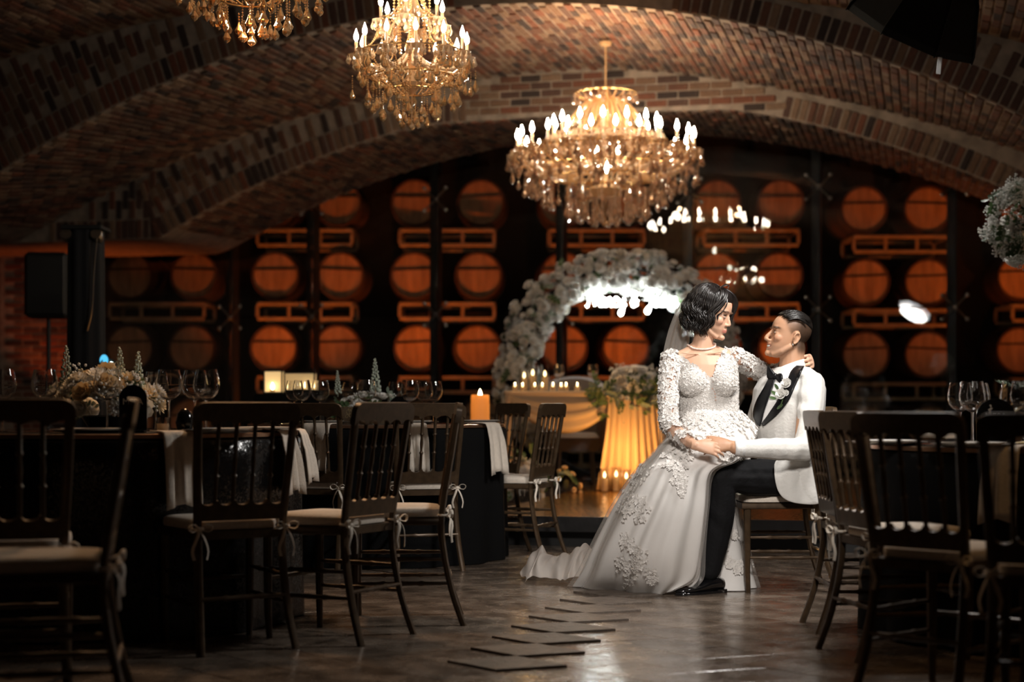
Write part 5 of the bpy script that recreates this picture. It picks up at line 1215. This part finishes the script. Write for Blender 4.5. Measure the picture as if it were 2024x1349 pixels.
# the tail hanging over the side of the chair
out = [(1530, 900), (1528, 925), (1530, 950), (1536, 972), (1548, 987), (1566, 995), (1590, 998), (1614, 999), (1630, 992), (1634, 960), (1633, 925), (1631, 900)]
cen = np.array([1580, 935.]); L = []
for k_ in (0, .35, .65, .88, 1.0):
    L.append([Q(*(cen+(np.array(p)-cen)*k_), 7.725+.03*max(0, (930-(cen+(np.array(p)-cen)*k_)[1])/30)+.012*math.sin((cen+(np.array(p)-cen)*k_)[0]*.16)+.02*max(0, (cen+(np.array(p)-cen)*k_)[0]-1600)/30) for p in out])
o = pmb('jacket_tail', MB().loft(L[1:] if False else L, False), m_jkt, g_root); md = o.modifiers.new('thickness', 'SOLIDIFY'); md.thickness = .01; sd = o.modifiers.new('s', 'SUBSURF'); sd.levels = sd.render_levels = 2
# shirt front, lapels, bow tie
m_shirt = mat('white_shirt', (.84, .83, .82), .6, bump=(120, .1)); m_satin = mat('black_satin', (.006, .006, .007), .3, spec=.35)
slab('shirt_front', patch(jt, [((1530, 742), (1578, 735)), ((1527, 765), (1560, 760)), ((1519, 790), (1545, 790)), ((1511, 815), (1527, 815)), ((1507, 838), (1510, 838))], .003), m_shirt, g_root)
slab('lapel', patch(jt, [((1528, 737), (1536, 742)), ((1516, 762), (1530, 765)), ((1500, 790), (1520, 792)), ((1493, 810), (1512, 815)), ((1493, 825), (1508, 832)), ((1500, 840), (1505, 843))], .009), m_satin, g_root)
slab('lapel', patch(jt, [((1576, 724), (1590, 724)), ((1564, 738), (1584, 741)), ((1556, 760), (1573, 764)), ((1543, 785), (1560, 792)), ((1526, 812), (1538, 820)), ((1508, 838), (1512, 843))], .009), m_satin, g_root)
mb = MB()                                                   # collar
cb = Q(1563, 731, 7.945); L = []
for z, k_ in ((-.02, 1.16), (.0, 1.12), (.022, 1.05), (.034, 1.03), (.034, .99), (0, 1.02)): L.append([p+np.array([0, 0, z+.34*(p-cb)[0]-.1*(p-cb)[1]-.006]) for p in ring(cb, .066*k_, .064*k_, (-1, -.2), 30)])
pmb('collar', mb.loft(L, False), m_shirt, g_root)
mb = MB(); bc = Q(1533, 744, 7.865); bx_ = nrm((.62, -.7, -.42)); by_ = nrm((-.75, -.6, .1))
for s in (-1, 1):
    lo = []
    for u, hh, tt in ((0, .010, .009), (.2, .014, .011), (.55, .025, .010), (.85, .030, .008), (1, .027, .004)):
        lo.append([bc+bx_*s*u*.052+np.array([0, 0, 1.])*hh*math.cos(q)*(1 if s > 0 else 1.1)+by_*(tt*math.sin(q)+.006*u) for q in np.linspace(0, 2*PI, 14, endpoint=False)])
    mb.loft(lo)
mb.ell(bc+by_*.004, (.012, .012, .015)); pmb('bow_tie', mb, m_satin, g_root, 'black satin bow tie')
for f in (.35, .6, .8):
    p, n = cast(jt, 1524-24*f+6, 752+78*f, .005)
    if p is not None: pmb('shirt_stud', MB().ell(p, .0045, None, 10, 6), m_satin, g_root)
mb = MB().tube([g_wr+np.array([.045, 0, 0]), g_wr+np.array([.012, 0, .0]), g_wr+np.array([.002, 0, 0])], [.040, .036, .035], 20); pmb('shirt_cuff', mb, m_shirt, g_root)
# boutonniere and black pocket square
p, n = cast(jt, 1556, 770, .012)
bt = link('boutonniere', MB().tube([p, p+np.array([-.03, -.005, -.09])], .003, 6).xf(t=-np.array(g_root.location)).mesh('stem', m_leaf), g_root)
for (px, py, k_) in ((1558, 764, .85), (1549, 782, .85), (1556, 779, .5)):
    p, n = cast(jt, px, py, .016); nn = nrm(n+np.array([-.2, -.5, .2])); r = rose(); r.xf(frame(nn), p, k_); pmb('rose', r, m_petal_w, bt)
for i, (px, py, ang) in enumerate(((1538, 782, 2.6), (1536, 790, 2.9), (1549, 800, 3.9), (1541, 772, 2.2))):
    p, n = cast(jt, px, py, .012); q = MB(); petal(.034, .016, .2, np.eye(3), (0, 0, 0), q); q.xf(frame(n)@rotz(ang), p); pmb('leaf', q, m_leaf, bt)
# ============================================================ bride
b_root = thing('person', 'woman in white lace wedding dress and veil seated on the lap of the man', 'person', tuple(Q(1395, 0, 7.9)[:2])+(0,))
BT = [(1412, 905, .17, .14), (1410, 880, .168, .135), (1406, 850, .155, .118), (1403, 822, .137, .1), (1401, 800, .137, .098), (1399, 770, .143, .105), (1397, 745, .147, .102), (1394, 722, .15, .09), (1391, 706, .135, .07), (1388, 696, .09, .058), (1386, 688, .06, .052)]
BFc = (.08, -1)
def btorso(inf, top=None):
    mb = MB().loft([ring(Q(x, y, 7.9), hw+inf, hd+inf, BFc) for x, y, hw, hd in (BT[:top] if top else BT)])
    for x in (1368, 1430): mb.ell(Q(x, 757, 7.815), (.063+inf, .058+inf, .06+inf))
    return mb
b_s, b_e, b_w = Q(1326, 713, 7.87), Q(1321, 838, 7.73), Q(1374, 881, 7.50)
b_ls, b_le, b_lw = Q(1454, 708, 7.95), Q(1516, 742, 8.15), Q(1586, 722, 8.07)
bh_o = Q(1406.5, 618, 7.9); KB = 1.04; pb_ = math.radians(-17); yw = np.array([.9, -.436, 0])
fx = yw*math.cos(pb_)+np.array([0, 0, math.sin(pb_)]); fy = np.cross((0, 0, 1), yw); fz = np.cross(fx, fy); BH = np.stack([fx, fy, fz], 1)
def arms(mb, inf, hands=True):
    limb(mb, [b_s, (b_s+b_e)/2+np.array([-.006, 0, 0]), b_e], [.044+inf, .041+inf, .036+inf], 14); limb(mb, [b_e, (b_e+b_w)/2+np.array([-.005, 0, -.006]), b_w], [.036+inf, .034+inf, .0225+inf], 14)
    limb(mb, [b_ls, (b_ls+b_le)/2, b_le], [.044+inf, .041+inf, .036+inf], 14); limb(mb, [b_le, (b_le+b_lw)/2, b_lw], [.036+inf, .033+inf, .0225+inf], 14)
mb = btorso(0); mb.join(head_mb(KB, False), BH, bh_o)
limb(mb, [bh_o+BH@np.array([-.035, 0, -.05]), Q(1391, 664, 7.9), Q(1386, 696, 7.9)], [.05, .048, .056], 16)
for a, b in ((Q(1380, 686, 7.9), b_s+np.array([.02, 0, .0])), (Q(1392, 686, 7.9), b_ls+np.array([-.02, 0, .0]))): limb(mb, [a, (a+b)/2+np.array([0, 0, -.004]), b], [.035, .033, .038])
for s, e in ((Q(1383, 700, 7.832), Q(1340, 697, 7.83)), (Q(1396, 700, 7.832), Q(1440, 692, 7.86))): mb.tube(catmull([s, (s+e)/2+np.array([0, -.006, -.004]), e], 9), [.001, .003, .0042, .0045, .0045, .0042, .0035, .003, .001], 8)   # collar bones
arms(mb, 0)
hx = nrm((1, -.08, -.16)); hz = nrm((.05, -.85, .5)); hz = nrm(hz-hx*np.dot(hx, hz)); mb.join(hand([(.3, .35, .2), (.28, .4, .25), (.3, .42, .25), (.35, .45, .3)], 1, .92, (.8, .5, -.2)), np.stack([hx, np.cross(hz, hx), hz], 1), b_w)
hx = nrm((.1, -1, .05)); hz = nrm((1, .1, .25)); hz = nrm(hz-hx*np.dot(hx, hz)); mb.join(hand([(.75, .95, .45), (.72, 1.0, .5), (.72, 1.0, .5), (.75, 1.0, .5)], -1, .95, (.9, .35, -.5), (.3, .3), .1), np.stack([hx, np.cross(hz, hx), hz], 1), Q(1594, 717, 8.035))
for k_, s in ((Q(1345, 938, 7.72), -1), (Q(1378, 938, 7.72), 1)):
    h = Q(1410+20*s, 893, 7.85); a = Q(1300+50*(s > 0), 1125, 7.98); limb(mb, [h, (h+k_)/2, k_], [.08, .065, .05]); limb(mb, [k_, (k_+a)/2, a], [.046, .042, .032]); limb(mb, [a, a+np.array([-.03, -.1, -.05])], [.032, .025], 10, 8)
me = fuse(mb, .0033, 8, skin_mat('bride_skin', (.62, .37, .25)), 'body'); body_tree = bvh(me)
v = ((mverts(me)-bh_o)@BH)/KB; tint = np.ones((len(v), 3)); near = np.linalg.norm(v, axis=1) < .16; tint[near] = head_tint(v[near], False); set_tint(me, tint)
part('body', me, b_root); eyes(b_root, bh_o, BH, KB, (.9, .12, -.3), .003, .001)
# bodice: cloth over the torso, cut along the deep neckline
m_satin_w = mat('ivory_bodice', (.82, .78, .74), .6, bump=(200, .2)); m_tulle = sheer('sleeve_tulle', (.9, .84, .78), .16); m_skirt = mat('white_tulle_skirt', (.83, .81, .79), .75, translucent=.1, var=(5, .03), bump=(260, .12))
NECK = [(1318, 684), (1331, 695), (1351, 715), (1377, 729), (1402, 752), (1411, 775), (1415, 752), (1418, 730), (1427, 706), (1440, 680)]
def neck_y(px): return np.interp(px, [q[0] for q in NECK], [q[1] for q in NECK])
bod = fuse(btorso(.005), .005, 4, m_satin_w, 'bodice')
import bmesh
bm = bmesh.new(); bm.from_mesh(bod); kill = []
for vtx in bm.verts:
    X, Y = px_of(vtx.co)
    lim = neck_y(X) if vtx.co.y < 7.92 else 715
    if Y < lim or Y > 905: kill.append(vtx)
bmesh.ops.delete(bm, geom=kill, context='VERTS'); bm.to_mesh(bod); bm.free()
dress = part('bodice', bod.copy(), b_root)
mb = MB(); lace_over(mb, bod, .0105, lambda p, n: True, (.8, 1.3))
for i in range(len(NECK)-1):                                 # scalloped edge of the neckline
    for u in np.linspace(0, 1, 6):
        q = np.array(NECK[i])*(1-u)+np.array(NECK[i+1])*u; p, n = cast(body_tree, q[0], q[1]+RNG.uniform(-3, 3), .005)
        if p is not None: lace_at(mb, p, n, RNG.uniform(1.0, 1.6))
o = pmb('lace', mb, m_lace, dress, 'white floral lace', False); o['kind'] = 'stuff'
for i in range(5):
    p, n = cast(body_tree, 1411+i*.6, 767+6*i, .010)
    pmb('button', MB().ell(p, .0045, None, 8, 6), mat('pearl_button', (.7, .5, .42), .3) if i == 0 else bpy.data.materials['pearl_button'], dress)
# sleeves
smb = MB(); arms(smb, .005); slv = fuse(smb, .005, 3, m_tulle, 'sleeves')
bm = bmesh.new(); bm.from_mesh(slv); kill = []
def armpos(p):                                              # 0 at the shoulder, 1 at the wrist, and which arm
    best = (9, 0, 0)
    for k_, (s, e, w_) in enumerate(((b_s, b_e, b_w), (b_ls, b_le, b_lw))):
        for j, (a, b) in enumerate(((s, e), (e, w_))):
            ab = b-a; u = np.clip(np.dot(p-a, ab)/np.dot(ab, ab), 0, 1); d = np.linalg.norm(p-a-ab*u)
            if d < best[0]: best = (d, (j+u)/2, k_)
    return best
for vtx in bm.verts:
    d, u, k_ = armpos(np.array(vtx.co))
    if u > .93 or u < .0: kill.append(vtx)
bmesh.ops.delete(bm, geom=kill, context='VERTS'); bm.to_mesh(slv); bm.free(); sleeves = part('sleeves', slv.copy(), b_root, 'sheer tulle sleeves with floral lace')
mb = MB(); lace_over(mb, slv, .021, lambda p, n: (lambda a: a[1] < .5 or RNG.random() < max(.04, .95-(a[1]-.52)*7))(armpos(p)), (1.1, 1.8)); o = pmb('lace', mb, m_lace, sleeves, 'white floral lace', False); o['kind'] = 'stuff'
# skirt
def wp(px, d, z): return np.array([(px-CX)*d/FPX, d, z])
SK = [(.873, [(1344, 7.9), (1364, 7.815), (1400, 7.785), (1440, 7.815), (1464, 7.92), (1446, 8.01), (1405, 8.03), (1362, 8.0)]),
      (.80, [(1336, 7.9), (1354, 7.76), (1403, 7.71), (1460, 7.76), (1494, 7.93), (1466, 8.07), (1405, 8.10), (1352, 8.05)]),
      (.715, [(1308, 7.86), (1330, 7.66), (1388, 7.62), (1460, 7.65), (1484, 7.80), (1474, 8.06), (1400, 8.13), (1330, 8.08)]),
      (.645, [(1284, 7.84), (1310, 7.58), (1365, 7.56), (1432, 7.60), (1452, 7.66), (1456, 8.04), (1400, 8.18), (1310, 8.1)]),
      (.585, [(1262, 7.84), (1295, 7.55), (1350, 7.51), (1398, 7.56), (1404, 7.70), (1442, 8.05), (1392, 8.2), (1290, 8.13)]),
      (.42, [(1220, 7.86), (1258, 7.57), (1328, 7.5), (1389, 7.57), (1392, 7.74), (1457, 8.05), (1382, 8.24), (1266, 8.18)]),
      (.23, [(1183, 7.9), (1220, 7.66), (1302, 7.55), (1380, 7.62), (1384, 7.78), (1473, 8.03), (1372, 8.3), (1222, 8.24)]),
      (.09, [(1160, 7.98), (1204, 7.77), (1292, 7.64), (1368, 7.68), (1382, 7.79), (1485, 8.01), (1368, 8.33), (1202, 8.3)]),
      (.0, [(1142, 8.06), (1196, 7.90), (1284, 7.74), (1332, 7.72), (1376, 7.78), (1493, 8.0), (1366, 8.36), (1190, 8.34)])]
def skirt(n=200, m=60, inf=0.0, amp=1.0):
    L = []
    for z, pts in SK:
        p = catmull([wp(px, d, z) for px, d in pts], n, True)
        if z == 0:
            th = np.linspace(0, 8, n, endpoint=False); p[:, 2] = .006+.05*np.exp(-((th-3.35)/.5)**2)
        L.append(p)
    L = np.array(L); t = np.linspace(0, len(SK)-1, m); out = np.zeros((m, n, 3))
    for j in range(n): out[:, j] = catmull(L[:, j], m)
    for i in range(m):
        c = out[i].mean(0); f = i/(m-1); A = (.001+.019*f**1.25)*amp; tg = np.roll(out[i], -1, 0)-np.roll(out[i], 1, 0); nn = np.stack([tg[:, 1], -tg[:, 0], 0*tg[:, 0]], 1); nn /= np.linalg.norm(nn, axis=1)[:, None]+1e-9
        th = np.linspace(0, 2*PI, n, endpoint=False); w_ = np.sin(th*11+1.4*np.sin(th*3+.5)+f*.9)+.4*np.sin(th*19+2+.8*np.sin(th*5))
        out[i] += nn*((A*w_+inf*(.4+f)))[:, None]
    out[:, :, 2] = np.maximum(out[:, :, 2], .004); return out
sk = skirt(); skm = MB().loft(sk, False).mesh('skirt', m_skirt); sk_tree = bvh(skm); skirt_o = part('skirt', skm.copy(), b_root)
ov = pmb('tulle_overlay', MB().loft(skirt(160, 40, .013, 1.3)[1:], False), sheer('skirt_tulle', (.88, .84, .8), .05, fres=.4), skirt_o, 'sheer tulle layer over the skirt')
mb = MB()
def trail(pts, n, w_, k=(.8, 1.4)):
    c = catmull(pts, n)
    for q in c:
        for _ in range(4):
            p, nn = cast(sk_tree, q[0]+RNG.gauss(0, w_), q[1]+RNG.gauss(0, w_), .010)
            if p is not None: lace_at(mb, p, nn, RNG.uniform(*k))
trail([(1278, 925), (1262, 950), (1250, 975), (1244, 1000), (1238, 1015)], 26, 7); trail([(1262, 985), (1268, 1010), (1264, 1026)], 12, 5)
trail([(1234, 1062), (1248, 1075), (1262, 1090), (1262, 1112), (1250, 1130), (1243, 1150)], 26, 6); trail([(1224, 1108), (1240, 1114), (1258, 1120)], 14, 6); trail([(1284, 1130), (1290, 1146)], 8, 5)
trail([(1352, 898), (1342, 925), (1344, 948), (1350, 966)], 26, 9); trail([(1330, 905), (1325, 925)], 10, 8); trail([(1446, 898), (1432, 908)], 10, 6, (.9, 1.4)); trail([(1432, 1085), (1440, 1110), (1458, 1122), (1472, 1130)], 20, 5); trail([(1444, 1052), (1448, 1060)], 6, 3)
for i in range(520):                                         # lace hem of the bodice spilling over the hips
    px, py = RNG.uniform(1325, 1500), 815+abs(RNG.gauss(0, 22)); p, nn = cast(sk_tree, px, py, .005)
    if p is not None: lace_at(mb, p, nn, RNG.uniform(.8, 1.3))
o = pmb('lace', mb, m_lace, skirt_o, 'white floral lace motifs', False); o['kind'] = 'stuff'
# train
rows = []
for i in range(70):
    u = i/69; row = []
    for j in range(26):
        v_ = j/25; px = 1034+165*u; d = 8.66-.42*v_+.05*math.sin(u*9)*(1-u)-.12*u*v_; env = math.sin(PI*min(1, v_*.94+.02))**.7
        h = env*np.interp(u, [0, .08, .2, .42, .6, .85, 1], [.03, .10, .155, .105, .165, .17, .19])*(1+.10*math.sin(u*24+v_*6+1.2*math.sin(v_*5)))+.010*math.sin(u*61+v_*17)*env
        row.append(wp(px+6*math.sin(v_*9+u*14), d+.018*math.sin(u*37+v_*3), max(.004, h)))
    rows.append(row)
tr = pmb('train', MB().grid(rows), sheer('train_tulle', (.86, .8, .75), .72, fres=.25), skirt_o, 'crumpled tulle train on the floor')
# veil from the back of the head down behind her right arm
rows = []
for i in range(40):
    v_ = i/39; lft = catmull([(1372, 572), (1345, 600), (1324, 645), (1309, 710), (1304, 790), (1303, 870), (1306, 900)], 40)[i]; rgt = catmull([(1404, 571), (1392, 590), (1366, 640), (1362, 680), (1350, 720), (1345, 800), (1345, 900)], 40)[i]; row = []
    for j in range(26):
        u = j/25; q = lft+(rgt-lft)*u; d = 7.93+.12*min(1, v_*2.2)*(1-.2*u)+.05*math.sin(PI*u)*(1-v_)*1.2+.012*math.sin(u*19+v_*3)*min(1, v_*3); row.append(P(q[0], q[1], d))
    rows.append(row)
pmb('veil', MB().grid(rows), sheer('veil_tulle', (.9, .85, .8), .5, fres=.4), b_root, 'sheer white veil')
# hair: wavy chin-length bob
mb = MB(); mb.ell((-.03, 0, .036), (.093, .086, .091), None, 24, 16); mb.ell((.002, .004, .074), (.079, .079, .056), None, 24, 16)
mb.ell((-.045, 0, -.02), (.066, .078, .075), None, 16, 12)
for s in (-1, 1): mb.ell((-.022, s*.062, -.035), (.048, .022, .062), None, 14, 10)
for i in range(460):
    s = -1 if i % 2 else 1; ph = s*RNG.uniform(1.0, 3.08); amp = RNG.uniform(.008, .014); lam = RNG.uniform(.064, .076); p0 = 1.6*ph+RNG.gauss(0, .8); zend = RNG.uniform(-.118, -.075); pts = []; lift = RNG.uniform(0, .008)
    for e in np.linspace(1.5, .1, 10):
        wv = .004*math.sin(e*7+p0); pts.append(np.array([-.022+(.108+lift+wv)*math.cos(e)*math.cos(ph)*.95, (.089+lift+wv)*math.cos(e)*math.sin(ph), .034+(.096+wv)*math.sin(e)]))
    q = pts[-1]; rad = nrm(np.array([math.cos(ph), math.sin(ph), 0])); tan = np.array([-rad[1], rad[0], 0])
    for z in np.linspace(q[2]-.012, zend, 14):
        f = (q[2]-z)/.16; a = amp*min(1, f*3.5); w_ = 2*PI*z/lam+p0; pts.append(np.array([q[0], q[1], z])+rad*(a*math.sin(w_)-.02*f*f+.008*math.sin(PI*min(1, f)))+tan*a*1.1*math.cos(w_))
    r0 = RNG.uniform(.0018, .0034); mb.tube(pts, [r0*.5]+[r0]*(len(pts)-3)+[r0*.7, r0*.2], 5)
def lock(pts, r, n=16):
    for i in range(16):
        j = np.array([RNG.uniform(-.007, .007) for _ in range(3)]); p = catmull([np.array(q)+j*(.4+k_*.25) for k_, q in enumerate(pts)], n); mb.tube(p, [r*.6]+[r]*(n-3)+[r*.7, r*.2], 5)
lock([(.01, .0, .126), (.052, -.03, .112), (.064, -.058, .075), (.052, -.077, .035), (.034, -.087, .0), (.044, -.088, -.028), (.03, -.084, -.055)], .0032, 22)
lock([(-.01, -.01, .128), (.03, -.045, .112), (.044, -.075, .07), (.032, -.09, .03), (.016, -.094, -.01), (.026, -.092, -.045), (.012, -.086, -.08)], .0036, 22)
lock([(.035, .0, .123), (.07, .02, .104), (.088, .045, .07), (.08, .066, .03), (.066, .08, -.01), (.07, .085, -.04)], .0032)
lock([(.03, -.005, .124), (.066, .008, .108), (.086, .03, .08), (.085, .055, .045), (.07, .074, .0)], .0032)
for j in range(5): mb.tube(catmull([(.058, -.035, .104), (.077+.001*j, -.054, .06), (.073, -.066-.001*j, .02), (.062-.002*j, -.073, -.004), (.066, -.075, -.016-.003*j)], 14), [.0016]*12+[.001, .0004], 4)
mb.xf(BH, bh_o, KB); pmb('hair', mb, mat('black_wavy_hair', (.011, .008, .007), .34, spec=.7), b_root, 'black wavy chin length hair')
m_pearl = mat('pearl', (.85, .66, .58), .2, coat=.6); mb = MB()
for q in np.linspace(0, 2*PI, 64, endpoint=False):
    c = Q(1386, 684, 7.9)+np.array([.062*math.cos(q), -.058*math.sin(q), -.016*math.sin(q)-.004]); h, n, i, _ = body_tree.find_nearest(Vector(c)); p = np.array(h)+np.array(n)*.0045; mb.ell(p, .0046, None, 8, 6)
pmb('pearl_necklace', mb, m_pearl, b_root, 'string of pale pink pearls')
m_silver = bpy.data.materials['silver']; mb = MB()
for i, f in enumerate(np.linspace(-1, 1, 34)):
    c = np.array([.045-.03*abs(f)**1.5+.0, -.012+f*.085, .034+.108*math.sqrt(max(0, 1-(f*.085/.094)**2))-.0]); k_ = .0032+.0035*math.exp(-(f+.35)**2*22); mb.lathe([(.0003, -k_), (k_, 0), (.0003, k_)], 6, c+np.array([0, 0, k_*.6]))
mb.xf(BH, bh_o, KB); pmb('hair_jewel', mb, m_silver, b_root, 'silver crystal headband', False)
p = Q(1600, 726, 7.95); mb = MB().tube([p+np.array([.0, .0095*math.cos(q), .0095*math.sin(q)]) for q in np.linspace(0, 2*PI, 16)], .0016, 5); pmb('ring', mb, m_silver, b_root)
